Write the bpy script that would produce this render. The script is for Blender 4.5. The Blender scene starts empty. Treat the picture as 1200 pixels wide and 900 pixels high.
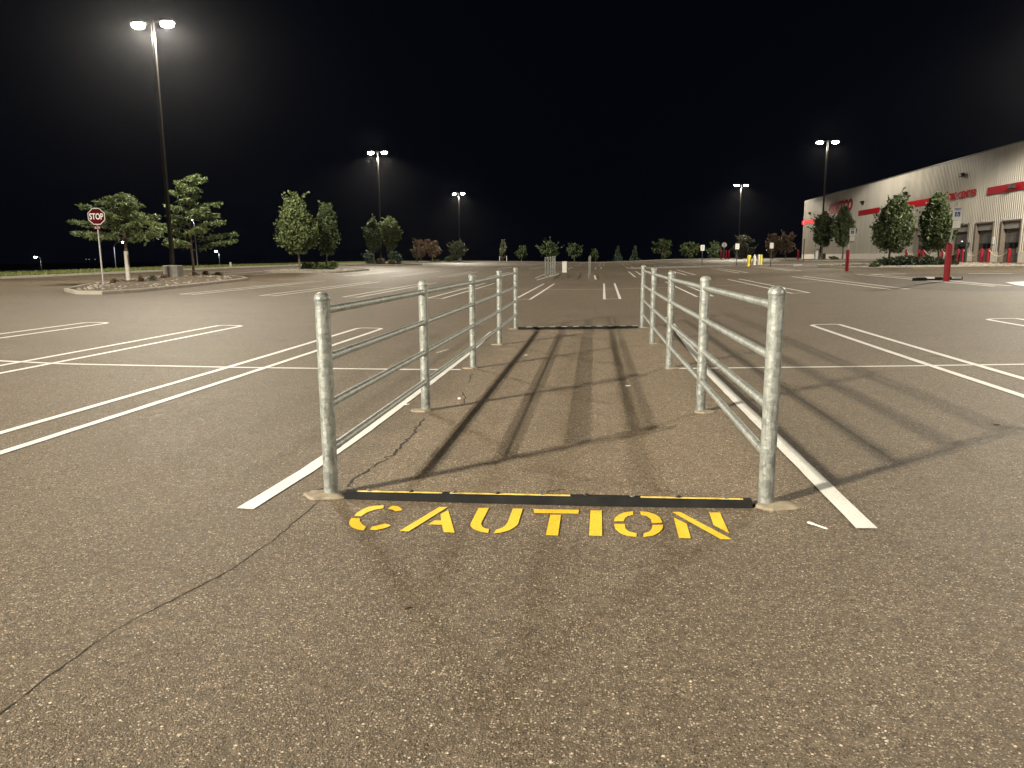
import bpy, math, random
import numpy as np
from mathutils import Vector, Matrix
R_ = math.radians
PI = math.pi
S = bpy.context.scene
COL = S.collection

# ------------------------------------------------------------------ camera
EYE = 1.55
F_PX = 865.0
_pit, _roll, _yaw = .16994, -.0056, .12225
_cy, _sy = math.cos(_yaw), math.sin(_yaw)
_fw = np.array([-_sy*math.cos(_pit), _cy*math.cos(_pit), -math.sin(_pit)])
_r0 = np.array([_cy, _sy, 0.0]); _u0 = np.cross(_r0, _fw)
_r = math.cos(_roll)*_r0 + math.sin(_roll)*_u0
_u = -math.sin(_roll)*_r0 + math.cos(_roll)*_u0
cd = bpy.data.cameras.new('camera'); cam = bpy.data.objects.new('camera', cd); COL.objects.link(cam)
M = Matrix.Identity(4)
for i in range(3):
    M[i][0], M[i][1], M[i][2] = _r[i], _u[i], -_fw[i]
M[2][3] = EYE
cam.matrix_world = M
cd.sensor_width = 36.0; cd.lens = F_PX/1200*36; cd.clip_start = .05; cd.clip_end = 6000
S.camera = cam

# ------------------------------------------------------------------ world, exposure
w = bpy.data.worlds.new('World'); S.world = w; w.use_nodes = True
bg = w.node_tree.nodes['Background']
bg.inputs['Color'].default_value = (.30, .42, 1.0, 1); bg.inputs['Strength'].default_value = .0032
S.view_settings.view_transform = 'Standard'; S.view_settings.look = 'None'
S.view_settings.exposure = 0.0; S.view_settings.gamma = 1.0; S.view_settings.use_curve_mapping = False
S.cycles.use_denoising = True
S.cycles.max_bounces = 5; S.cycles.diffuse_bounces = 2; S.cycles.glossy_bounces = 2
S.cycles.sample_clamp_indirect = 4.0
LENS_E = 140.0
HAZE = .00005
LAMP_W = 18500.0
LAMP_COL = (1.0, .91, .735)

# ------------------------------------------------------------------ ground height
def pchip(xs, ys):
    xs = np.array(xs, float); ys = np.array(ys, float)
    h = np.diff(xs); d = np.diff(ys)/h
    m = np.zeros_like(xs)
    for i in range(1, len(xs)-1):
        if d[i-1]*d[i] > 0:
            w1, w2 = 2*h[i]+h[i-1], h[i]+2*h[i-1]
            m[i] = (w1+w2)/(w1/d[i-1]+w2/d[i])
    def f(x):
        x = np.clip(np.asarray(x, float), xs[0], xs[-1])
        i = np.clip(np.searchsorted(xs, x, side='right')-1, 0, len(xs)-2)
        t = (x-xs[i])/h[i]
        return ((1+2*t)*(1-t)**2*ys[i] + t*(1-t)**2*h[i]*m[i] + t*t*(3-2*t)*ys[i+1] + t*t*(t-1)*h[i]*m[i+1])
    return f
PY = pchip([-60, 0, 5, 10, 16, 25, 35, 47, 64, 88, 150, 400], [0, 0, -.03, -.045, -.03, .03, .09, .17, .31, .40, .42, .42])
RX = pchip([-60, -36, -25, -16, -9, -4, -1.8, 0, 2, 5, 10, 15, 20, 25, 33, 60],
           [.34, .32, .30, .17, .06, .0, -.015, 0, .055, .15, .35, .5, .56, .6, .6, .6])
def gz(x, y): return PY(y) + RX(x)
def g(x, y): return float(gz(x, y))
def ray(px, py): return _fw + _r*(px-600)/F_PX - _u*(py-450)/F_PX
def at(px, py):
    """the ground point seen at a pixel of the photograph"""
    d = ray(px, py); lo, hi = .3, .3
    fn = lambda t: EYE + d[2]*t - g(d[0]*t, d[1]*t)
    while fn(hi) > 0 and hi < 400: lo = hi; hi *= 1.03
    for _ in range(40):
        m = (lo+hi)/2
        if fn(m) > 0: lo = m
        else: hi = m
    return Vector((d[0]*hi, d[1]*hi, g(d[0]*hi, d[1]*hi)))
def gp(px, Y, py=305):
    """ground point at depth Y in the direction of a pixel column"""
    d = ray(px, py); x = d[0]/d[1]*Y
    return Vector((x, Y, g(x, Y)))
def mpp(p): return float(np.dot(np.array(p)-np.array([0, 0, EYE]), _fw))/F_PX
def proj(p):
    v = np.array(p)-np.array([0, 0, EYE]); z = v@_fw
    return 600+F_PX*(v@_r)/z, 450-F_PX*(v@_u)/z

# ------------------------------------------------------------------ mesh helpers
class MB:
    def __init__(s): s.v = []; s.f = []
    def add(s, vs, fs):
        n = len(s.v); s.v += [tuple(map(float, q)) for q in vs]; s.f += [tuple(i+n for i in q) for q in fs]; return s
    def box(s, c, d, rz=0, bev=0, taper=1.0):
        x, y, z = d[0]/2, d[1]/2, d[2]/2; ca, sa = math.cos(rz), math.sin(rz)
        def T(px, py, pz): return (c[0]+px*ca-py*sa, c[1]+px*sa+py*ca, c[2]+pz)
        if bev <= 0:
            vs = [T(a*x*(taper if e > 0 else 1), b*y*(taper if e > 0 else 1), e*z) for e in (-1, 1) for b in (-1, 1) for a in (-1, 1)]
            return s.add(vs, [(0, 2, 3, 1), (4, 5, 7, 6), (0, 1, 5, 4), (2, 6, 7, 3), (0, 4, 6, 2), (1, 3, 7, 5)])
        b = min(bev, x*.9, y*.9, z*.9); ring = lambda ex, ey, zz: [T(*p, zz) for p in
            ((-ex+b, -ey), (ex-b, -ey), (ex, -ey+b), (ex, ey-b), (ex-b, ey), (-ex+b, ey), (-ex, ey-b), (-ex, -ey+b))]
        rs = [ring(x-b, y-b, -z), ring(x, y, -z+b), ring(x, y, z-b), ring(x-b, y-b, z)]
        return s.rings(rs)
    def rings(s, rs, cap=True):
        n = len(rs[0]); vs = [p for r in rs for p in r]; fs = []
        for k in range(len(rs)-1):
            for i in range(n):
                j = (i+1) % n; fs.append((k*n+i, k*n+j, (k+1)*n+j, (k+1)*n+i))
        if cap: fs += [tuple(range(n))[::-1], tuple(range((len(rs)-1)*n, len(rs)*n))]
        return s.add(vs, fs)
    def tube(s, pts, rad, n=12, cap=True):
        pts = [Vector(p) for p in pts]
        if not hasattr(rad, '__len__'): rad = [rad]*len(pts)
        t0 = (pts[1]-pts[0]).normalized(); a = Vector((1, 0, 0)) if abs(t0.z) > .9 else Vector((0, 0, 1))
        u = t0.cross(a).normalized(); rs = []
        for k, p in enumerate(pts):
            t = (pts[min(k+1, len(pts)-1)]-pts[max(k-1, 0)]).normalized()
            u = (u - t*u.dot(t)).normalized(); v = t.cross(u)
            rs.append([p+(u*math.cos(2*PI*i/n)+v*math.sin(2*PI*i/n))*rad[k] for i in range(n)])
        return s.rings(rs, cap)
    def lathe(s, prof, c=(0, 0, 0), n=24):
        return s.rings([[(c[0]+r*math.cos(2*PI*i/n), c[1]+r*math.sin(2*PI*i/n), c[2]+z) for i in range(n)] for r, z in prof])
    def poly(s, pts): return s.add(pts, [tuple(range(len(pts)))])
    def prism(s, pts, d):
        d = Vector(d); n = len(pts)
        return s.rings([[Vector(p) for p in pts], [Vector(p)+d for p in pts]])
    def build(s, name, mat, parent=None, loc=None, smooth=False):
        me = bpy.data.meshes.new(name); me.from_pydata(s.v, [], s.f); me.update()
        if mat: me.materials.append(mat)
        if smooth: me.shade_smooth(); me.set_sharp_from_angle(angle=R_(40))
        o = bpy.data.objects.new(name, me); COL.objects.link(o)
        if parent: o.parent = parent
        if loc is not None: o.location = loc
        return o
def tag(o, label, cat, group=None, kind=None):
    if label: o['label'] = label
    if cat: o['category'] = cat
    if group: o['group'] = group
    if kind: o['kind'] = kind
    return o
def thing(name, label, cat, loc=(0, 0, 0), group=None, rz=0):
    o = bpy.data.objects.new(name, None); COL.objects.link(o); o.location = loc; o.rotation_euler = (0, 0, rz)
    return tag(o, label, cat, group)
def struct(mb, name, mat, smooth=False):
    o = mb.build(name, mat, smooth=smooth); o['kind'] = 'structure'; return o
def copy_tree(o, parent=None):
    c = o.copy(); COL.objects.link(c)
    if parent: c.parent = parent
    for ch in list(o.children): copy_tree(ch, c)
    return c
def relabel(o, label): o['label'] = label; return o
def text_mesh(body, size, extrude, shear=0, offset=0, align='CENTER', space=1.0):
    cu = bpy.data.curves.new('lettering', 'FONT'); cu.body = body; cu.size = size; cu.extrude = extrude
    cu.shear = shear; cu.offset = offset; cu.align_x = align; cu.space_character = space; cu.resolution_u = 4
    t = bpy.data.objects.new('lettering', cu); COL.objects.link(t)
    bpy.context.view_layer.update()
    me = bpy.data.meshes.new_from_object(t.evaluated_get(bpy.context.evaluated_depsgraph_get()))
    bpy.data.objects.remove(t); bpy.data.curves.remove(cu); me.name = 'lettering'
    return me
def text_obj(name, me, mat, basis, loc, parent, sx=1, sy=1):
    me.materials.clear(); me.materials.append(mat)
    X, Y, Z = [Vector(b) for b in basis]; me.transform(Matrix.Diagonal((sx, sy, 1, 1)))
    m = Matrix((X, Y, Z)).transposed().to_4x4(); m.translation = Vector(loc); me.transform(m)
    o = bpy.data.objects.new(name, me); COL.objects.link(o); o.parent = parent
    return o

# ------------------------------------------------------------------ materials
def nt_new(name):
    m = bpy.data.materials.new(name); m.use_nodes = True; nt = m.node_tree
    return m, nt, nt.nodes['Principled BSDF']
def N(nt, t, **kw):
    n = nt.nodes.new(t)
    for k, v in kw.items():
        if k in n.inputs.keys() if hasattr(n.inputs, 'keys') else False: n.inputs[k].default_value = v
        else: setattr(n, k, v)
    return n
def mixc(nt, fac, a, b, mode='MIX'):
    n = nt.nodes.new('ShaderNodeMix'); n.data_type = 'RGBA'; n.blend_type = mode
    for s, val in ((0, fac), (6, a), (7, b)):
        if isinstance(val, bpy.types.NodeSocket): nt.links.new(val, n.inputs[s])
        else: n.inputs[s].default_value = val if s == 0 else (*val, 1)
    return n.outputs[2]
def ramp(nt, src, stops):
    n = nt.nodes.new('ShaderNodeValToRGB'); e = n.color_ramp.elements
    while len(e) < len(stops): e.new(.5)
    for el, (p, c) in zip(e, stops):
        el.position = p; el.color = (c, c, c, 1) if not hasattr(c, '__len__') else (*c, 1)
    nt.links.new(src, n.inputs[0]); return n.outputs[0]
def noise(nt, vec, scale, detail=3, rough=.55):
    n = nt.nodes.new('ShaderNodeTexNoise'); n.inputs['Scale'].default_value = scale
    n.inputs['Detail'].default_value = detail; n.inputs['Roughness'].default_value = rough
    nt.links.new(vec, n.inputs['Vector']); return n.outputs['Fac']
def voro(nt, vec, scale, feature='F1', rnd=1.0):
    n = nt.nodes.new('ShaderNodeTexVoronoi'); n.feature = feature; n.inputs['Scale'].default_value = scale
    n.inputs['Randomness'].default_value = rnd; nt.links.new(vec, n.inputs['Vector']); return n
def coord(nt, scale=None):
    c = nt.nodes.new('ShaderNodeTexCoord').outputs['Object']
    if scale:
        m = nt.nodes.new('ShaderNodeMapping'); m.inputs['Scale'].default_value = scale
        nt.links.new(c, m.inputs['Vector']); c = m.outputs['Vector']
    return c
def bump(nt, bs, h, strength, dist=.01):
    b = nt.nodes.new('ShaderNodeBump'); b.inputs['Strength'].default_value = strength; b.inputs['Distance'].default_value = dist
    nt.links.new(h, b.inputs['Height']); nt.links.new(b.outputs[0], bs.inputs['Normal'])
def math2(nt, op, a, b):
    n = nt.nodes.new('ShaderNodeMath'); n.operation = op
    for i, v in enumerate((a, b)):
        if isinstance(v, bpy.types.NodeSocket): nt.links.new(v, n.inputs[i])
        else: n.inputs[i].default_value = v
    return n.outputs[0]
def mat(name, col, rough=.6, metal=0, var=.15, nscale=6, bstr=0, spec=None):
    m, nt, bs = nt_new(name); c = coord(nt); f = noise(nt, c, nscale, 5)
    lo = tuple(x*(1-var) for x in col); hi = tuple(min(1, x*(1+var)) for x in col)
    nt.links.new(mixc(nt, ramp(nt, f, [(.3, 0), (.7, 1)]), lo, hi), bs.inputs['Base Color'])
    bs.inputs['Roughness'].default_value = rough; bs.inputs['Metallic'].default_value = metal
    if spec is not None: bs.inputs['Specular IOR Level'].default_value = spec
    if bstr: bump(nt, bs, noise(nt, c, nscale*8, 3), bstr)
    return m
def emat(name, col, s):
    m, nt, bs = nt_new(name); bs.inputs['Base Color'].default_value = (*col, 1)
    bs.inputs['Emission Color'].default_value = (*col, 1); bs.inputs['Emission Strength'].default_value = s
    return m

def asphalt_material(name='asphalt', k=1.0):
    m, nt, bs = nt_new(name); c = coord(nt)
    big = noise(nt, c, .11, 4, .6); mid = noise(nt, c, .9, 5, .6); fine = noise(nt, c, 14, 4, .65)
    base = mixc(nt, ramp(nt, big, [(.36, 0), (.64, 1)]), (.104, .082, .0625), (.160, .127, .0975))
    base = mixc(nt, ramp(nt, mid, [(.35, 0), (.7, .55)]), base, (.098, .076, .057))
    # worn drive lanes: long faint streaks along the aisles
    st = noise(nt, coord(nt, (.045, .6, 1)), 1.0, 4, .6)
    base = mixc(nt, ramp(nt, st, [(.5, 0), (.72, .35)]), base, (.172, .137, .106))
    base = mixc(nt, ramp(nt, fine, [(.38, .5), (.62, 0)]), base, (.052, .041, .029))
    # aggregate: stones in the binder, grey brown and pale, in three sizes, with pits between
    cl = noise(nt, c, 26, 3, .7)
    base = mixc(nt, ramp(nt, cl, [(.30, .75), (.50, 0)]), base, (.045, .035, .026))
    base = mixc(nt, ramp(nt, cl, [(.55, 0), (.75, .6)]), base, (.21, .17, .13))
    wv = nt.nodes.new('ShaderNodeVectorMath'); wv.operation = 'ADD'
    wn = nt.nodes.new('ShaderNodeTexNoise'); wn.inputs['Scale'].default_value = 55; wn.inputs['Detail'].default_value = 1
    nt.links.new(c, wn.inputs['Vector']); sc_ = nt.nodes.new('ShaderNodeVectorMath'); sc_.operation = 'SCALE'; sc_.inputs[3].default_value = .012
    nt.links.new(wn.outputs['Color'], sc_.inputs[0]); nt.links.new(c, wv.inputs[0]); nt.links.new(sc_.outputs[0], wv.inputs[1]); cw = wv.outputs[0]
    def stones(scale, r0, r1):
        v = voro(nt, cw, scale); inside = ramp(nt, v.outputs['Distance'], [(r0, 1), (r1, 0)])
        sep = nt.nodes.new('ShaderNodeSeparateColor'); nt.links.new(v.outputs['Color'], sep.inputs[0])
        return inside, sep.outputs[0], sep.outputs[1]
    patch = ramp(nt, noise(nt, c, 2.2, 4, .6), [(.35, .75), (.65, 1)])
    i1, a1, b1 = stones(175, .30, .54)
    f1 = math2(nt, 'MULTIPLY', math2(nt, 'MULTIPLY', i1, ramp(nt, a1, [(.45, 0), (.62, .8), (1, 1)])), patch)
    base = mixc(nt, f1, base, mixc(nt, b1, (.12, .094, .070), (.36, .295, .23)))
    i2, a2, b2 = stones(98, .28, .48)
    f2 = math2(nt, 'MULTIPLY', math2(nt, 'MULTIPLY', i2, ramp(nt, a2, [(.66, 0), (.72, 1)])), patch)
    base = mixc(nt, f2, base, mixc(nt, b2, (.19, .155, .125), (.52, .45, .37)))
    f3 = math2(nt, 'MULTIPLY', i2, ramp(nt, a2, [(.16, 1), (.20, 0)]))
    base = mixc(nt, math2(nt, 'MULTIPLY', f3, .9), base, (.022, .018, .013))
    i4, a4, b4 = stones(60, .20, .36)
    f4 = math2(nt, 'MULTIPLY', i4, ramp(nt, a4, [(.90, 0), (.93, 1)]))
    base = mixc(nt, f4, base, mixc(nt, b4, (.22, .175, .14), (.66, .56, .46)))
    # drips of oil
    ov = voro(nt, c, .55); od = noise(nt, c, 5, 3)
    spot = ramp(nt, math2(nt, 'ADD', ov.outputs['Distance'], math2(nt, 'MULTIPLY', od, .12)), [(.10, .5), (.15, 0)])
    base = mixc(nt, spot, base, (.06, .05, .04))
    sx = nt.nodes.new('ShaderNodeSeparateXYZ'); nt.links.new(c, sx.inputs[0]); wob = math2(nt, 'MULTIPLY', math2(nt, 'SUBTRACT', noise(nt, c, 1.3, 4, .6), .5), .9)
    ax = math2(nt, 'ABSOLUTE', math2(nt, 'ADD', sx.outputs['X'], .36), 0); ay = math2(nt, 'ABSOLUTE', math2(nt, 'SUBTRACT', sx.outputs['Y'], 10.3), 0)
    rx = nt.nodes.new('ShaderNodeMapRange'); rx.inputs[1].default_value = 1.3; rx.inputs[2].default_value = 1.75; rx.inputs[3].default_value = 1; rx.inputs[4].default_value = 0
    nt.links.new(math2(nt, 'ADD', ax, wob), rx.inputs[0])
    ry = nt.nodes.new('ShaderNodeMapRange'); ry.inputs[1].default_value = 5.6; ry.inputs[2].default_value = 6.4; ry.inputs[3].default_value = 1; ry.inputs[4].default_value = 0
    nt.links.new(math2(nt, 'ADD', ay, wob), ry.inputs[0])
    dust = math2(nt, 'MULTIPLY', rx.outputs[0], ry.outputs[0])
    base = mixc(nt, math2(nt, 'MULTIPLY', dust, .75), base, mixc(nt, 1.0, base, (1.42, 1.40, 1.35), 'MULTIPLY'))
    base = mixc(nt, 1.0, base, (1.13, 1.10, 1.01), 'MULTIPLY')
    if k != 1: base = mixc(nt, 1.0, base, (k, k, k*1.03), 'MULTIPLY')
    nt.links.new(base, bs.inputs['Base Color'])
    bs.inputs['Specular IOR Level'].default_value = .25
    nt.links.new(ramp(nt, fine, [(.3, .58), (.7, .78)]), bs.inputs['Roughness'])
    h = math2(nt, 'ADD', math2(nt, 'MULTIPLY', i1, .6), math2(nt, 'MULTIPLY', i2, .7))
    h = math2(nt, 'ADD', h, math2(nt, 'MULTIPLY', fine, 1.2))
    bump(nt, bs, h, .7, .007)
    return m
def paint_material(name, col, wear=.5, holes=.5):
    m, nt, bs = nt_new(name); c = coord(nt)
    n1 = noise(nt, c, 3, 4); n2 = noise(nt, c, 60, 3, .7)
    b = mixc(nt, ramp(nt, n1, [(.3, 0), (.75, wear)]), col, tuple(x*.72 for x in col))
    v = voro(nt, c, 95)
    b = mixc(nt, ramp(nt, n2, [(.56, 0), (.68, holes)]), b, tuple(.3*x+.05 for x in col))
    nt.links.new(b, bs.inputs['Base Color']); bs.inputs['Roughness'].default_value = .62
    bump(nt, bs, math2(nt, 'ADD', v.outputs['Distance'], n2), .5, .004)
    return m
def galv_material():
    m, nt, bs = nt_new('galvanized_steel'); c = coord(nt)
    v = voro(nt, c, 34); n1 = noise(nt, c, 5, 5, .65); n2 = noise(nt, coord(nt, (55, 55, 7)), 1, 4, .6)
    sep = nt.nodes.new('ShaderNodeSeparateColor'); nt.links.new(v.outputs['Color'], sep.inputs[0])
    b = mixc(nt, sep.outputs[0], (.14, .15, .14), (.31, .325, .305))
    b = mixc(nt, ramp(nt, n1, [(.35, 0), (.7, .6)]), b, (.36, .375, .355))
    b = mixc(nt, ramp(nt, n2, [(.52, 0), (.66, .55)]), b, (.11, .11, .095))
    b = mixc(nt, ramp(nt, noise(nt, c, 22, 4, .7), [(.62, 0), (.74, .5)]), b, (.20, .17, .12))
    nt.links.new(b, bs.inputs['Base Color']); bs.inputs['Metallic'].default_value = .42
    nt.links.new(ramp(nt, n1, [(.3, .42), (.7, .58)]), bs.inputs['Roughness'])
    bump(nt, bs, math2(nt, 'ADD', noise(nt, coord(nt, (14, 14, 22)), 1, 4, .6), math2(nt, 'MULTIPLY', n2, .5)), .55, .012)
    return m
def leaf_material(name, dark, lite, tr=.25):
    m, nt, bs = nt_new(name)
    gi = nt.nodes.new('ShaderNodeNewGeometry').outputs['Random Per Island']
    col = mixc(nt, gi, dark, lite); nt.links.new(col, bs.inputs['Base Color'])
    bs.inputs['Roughness'].default_value = .5; bs.inputs['Specular IOR Level'].default_value = .35
    t = nt.nodes.new('ShaderNodeBsdfTranslucent'); nt.links.new(mixc(nt, .5, col, lite), t.inputs[0])
    ms = nt.nodes.new('ShaderNodeMixShader'); ms.inputs[0].default_value = tr
    nt.links.new(bs.outputs[0], ms.inputs[1]); nt.links.new(t.outputs[0], ms.inputs[2])
    nt.links.new(ms.outputs[0], nt.nodes['Material Output'].inputs[0])
    return m
def panel_material():
    m, nt, bs = nt_new('ribbed_metal_panel'); c = coord(nt)
    f = noise(nt, coord(nt, (.5, .9, .06)), 1.0, 4, .6)
    b = mixc(nt, ramp(nt, f, [(.35, 0), (.65, 1)]), (.46, .43, .385), (.56, .53, .47))
    nt.links.new(b, bs.inputs['Base Color']); bs.inputs['Roughness'].default_value = .45
    return m

ASPHALT = asphalt_material()
ASPHALT_NEW = asphalt_material('newer_asphalt', .72)
WHITE = paint_material('white_paint', (.74, .725, .68), .6, .75)
WHITE_OLD = paint_material('worn_white_paint', (.56, .54, .49), .9, .9)
YELLOW = paint_material('yellow_paint', (.84, .545, .03), .5, .8)
GALV = galv_material()
CONC = mat('concrete', (.31, .28, .235), .85, 0, .18, 3, .4)
CONC_D = mat('grey_concrete', (.27, .26, .24), .85, 0, .2, 4, .4)
FOOT = mat('footing_concrete', (.25, .21, .15), .9, 0, .3, 9, .8)
TERRAIN = mat('dark_field', (.020, .024, .012), .95, 0, .3, .2)
BRONZE = mat('dark_bronze_metal', (.045, .040, .036), .42, .4, .15, 2)
RUBBER = mat('black_rubber', (.015, .015, .015), .9, 0, .25, 8, .3, spec=.12)
TAPE = mat('yellow_reflective_tape', (.62, .46, .11), .5, 0, .45, 16)
TAPE_W = mat('white_reflective_tape', (.78, .76, .70), .4, 0, .15, 30)
BOLT = mat('steel_bolt', (.35, .35, .33), .4, .8)
RED = mat('red_plastic_sleeve', (.27, .008, .018), .5, 0, .12, 3, spec=.25)
RED_SIGN = mat('red_sign_face', (.11, .003, .008), .7, 0, .06, 3, spec=.08)
RED_LET = mat('red_letter_face', (.46, .008, .022), .7, 0, .05, 2, spec=.1)
BLUE_LET = mat('blue_letter_face', (.012, .06, .24), .4, 0, .05, 2)
SIGN_W = mat('white_sign_face', (.78, .78, .76), .4, 0, .05, 3)
SIGN_BACK = mat('sign_back_metal', (.55, .55, .54), .5, .3, .1, 3)
SIGN_BLUE = mat('blue_sign_panel', (.015, .08, .33), .4, 0, .05, 3)
BLACK = mat('black_paint', (.02, .02, .022), .5)
STEEL = mat('grey_steel_post', (.36, .36, .35), .45, .5, .2, 8)
BROWNP = mat('brown_steel_post', (.10, .065, .05), .6, .2, .2, 8)
YEL_PLA = mat('yellow_plastic_sleeve', (.74, .60, .06), .45, 0, .1, 4)
WHT_PLA = mat('white_plastic', (.74, .73, .68), .5, 0, .1, 4)
PANEL = panel_material()
TRIM = mat('dark_trim_metal', (.13, .12, .115), .5, .2)
WAIN = mat('smooth_masonry', (.80, .75, .66), .8, 0, .06, 2, .1)
JAMB = mat('brown_door_frame', (.16, .13, .105), .55, 0, .1, 3)
HEADER = mat('grey_door_header', (.31, .30, .285), .5, 0, .08, 2)
DOORM = mat('grey_sectional_door', (.145, .14, .135), .5, 0, .1, 3)
DOORL = mat('dark_door_panel', (.055, .05, .048), .45, 0, .12, 3)
GLASS_D = mat('dark_window_glass', (.012, .013, .015), .12, 0, .1, 2)
CHAIN = mat('pale_chain', (.72, .68, .50), .5, 0, .1, 20)
BARK = mat('bark', (.13, .10, .075), .9, 0, .35, 14, .6)
BARK_W = mat('pale_tree_wrap', (.62, .59, .53), .8, 0, .15, 9, .3)
STONE = mat('river_stone', (.33, .29, .24), .85, 0, .5, 1.4, .3)
MULCH = mat('brown_mulch', (.10, .07, .045), .95, 0, .35, 6, .6)
LENS = emat('lamp_lens', (1.0, .95, .80), LENS_E)
LENS_FAR = emat('cool_lamp_lens', (.92, .97, 1.0), 40)
LENS_DIM = emat('dim_far_lens', (.9, .9, .95), .5)
LEAF_LOC = leaf_material('locust_leaves', (.048, .080, .030), (.27, .33, .14))
LEAF_PEAR = leaf_material('pear_leaves', (.042, .068, .026), (.21, .25, .10))
LEAF_DARK = leaf_material('dark_linden_leaves', (.030, .050, .022), (.16, .20, .09))
LEAF_HEDGE = leaf_material('hedge_leaves', (.012, .020, .010), (.045, .06, .028))
LEAF_BRN = leaf_material('reddish_leaves', (.085, .050, .030), (.24, .165, .105))
LEAF_GREY = leaf_material('grey_green_leaves', (.05, .06, .035), (.16, .16, .095))
LEAF_FIR = leaf_material('fir_needles', (.025, .050, .026), (.085, .13, .085), .1)
LEAF_BUSH = leaf_material('shrub_leaves', (.030, .050, .016), (.13, .165, .06))
GRASS = leaf_material('grass_blades', (.09, .12, .03), (.28, .31, .10))

# ------------------------------------------------------------------ ground sheets
def sheet(name, xs, ys, zf, m):
    X, Y = np.meshgrid(xs, ys); Z = zf(X, Y); nx, ny = len(xs), len(ys)
    vs = np.stack([X.ravel(), Y.ravel(), Z.ravel()], 1)
    i = (np.arange(ny-1)[:, None]*nx+np.arange(nx-1)[None]).ravel()
    fs = np.stack([i, i+1, i+nx+1, i+nx], 1)
    me = bpy.data.meshes.new(name); me.from_pydata(vs.tolist(), [], fs.tolist()); me.materials.append(m); me.shade_smooth()
    o = bpy.data.objects.new(name, me); COL.objects.link(o); o['kind'] = 'structure'; return o
KERB_X, FAR_Y = -36.0, 150.0
xs = np.concatenate([np.arange(KERB_X, -10, 1.0), np.arange(-10, 10, .5), np.arange(10, 60.1, 1.0)])
ys = np.concatenate([np.arange(-60, -2, 2.0), np.arange(-2, 30, .5), np.arange(30, 70, 1.0), np.arange(70, FAR_Y+.1, 2.0)])
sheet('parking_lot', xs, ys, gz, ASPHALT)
def terrain_z(X, Y):
    inside = (X > KERB_X+.2) & (X < 59.5) & (Y < FAR_Y-.2) & (Y > -59)
    z = gz(X, Y)
    dl = np.maximum(KERB_X-X, 0); df = np.maximum(Y-FAR_Y, 0)
    out = z + .10 - np.maximum(dl-5, 0)*.017 - np.maximum(df-25, 0)*.010
    return np.where(inside, z-.25, np.maximum(out, -14))
tx = np.concatenate([np.linspace(-2500, -100, 30), np.arange(-95, -41, 3), [-41, -38, KERB_X-.5, KERB_X-.05, KERB_X+.3], np.arange(-33, 58, 3), [58, 60, 62], np.linspace(70, 2500, 30)])
ty = np.concatenate([np.linspace(-800, -62, 12), np.arange(-58, 148, 3), [FAR_Y-.3, FAR_Y+.05, FAR_Y+3], np.arange(155, 200, 5), np.linspace(210, 3500, 40)])
sheet('ground', tx, ty, terrain_z, TERRAIN)

def strip(name, pts, wid, m, dz=.006, step=1.0, rag=0, seed=0):
    """a painted line draped on the ground along world points"""
    rnd = random.Random(seed); P = []
    for a, b in zip(pts[:-1], pts[1:]):
        n = max(1, int((Vector(b)-Vector(a)).length/step))
        P += [Vector(a).lerp(Vector(b), i/n) for i in range(n)]
    P.append(Vector(pts[-1])); vs = []; fs = []
    for k, p in enumerate(P):
        t = (P[min(k+1, len(P)-1)]-P[max(k-1, 0)]); t = Vector((t.x, t.y, 0)).normalized(); n = Vector((-t.y, t.x, 0))
        wa = wid/2*(1+rag*rnd.uniform(-1, 1)); wb = wid/2*(1+rag*rnd.uniform(-1, 1))
        for s, ww in ((1, wa), (-1, wb)):
            q = p+n*s*ww; vs.append((q.x, q.y, g(q.x, q.y)+dz))
        if k: fs.append((2*k-2, 2*k-1, 2*k+1, 2*k))
    mb = MB(); mb.add(vs, fs); return mb
def line(name, pts, wid, m, **k): return struct(strip(name, pts, wid, m, **k), name, m)
def hairpin(x, y0, y1, m=WHITE, wid=.56, lw=.095, ends=(0, 1), drift=0):
    """double stall line joined by rounded ends"""
    h = wid/2; r = .16; pts = []
    def end(y, s):
        q = []
        for a in range(0, 91, 30):
            q.append((x-h+r-r*math.cos(R_(a)), y-s*r+s*r*math.sin(R_(a))))
        for a in range(90, -1, -30):
            q.append((x+h-r+r*math.cos(R_(a)), y-s*r+s*r*math.sin(R_(a))))
        return q
    top = end(y1, 1)
    pts = [(x-h, y0)]+top+[(x+h, y0)]
    pts = [Vector((a+drift*(b-y0), b, 0)) for a, b in pts]
    return line('stall_line', pts, lw, m, step=.35, rag=.07, seed=int(x*7+y0))

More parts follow.
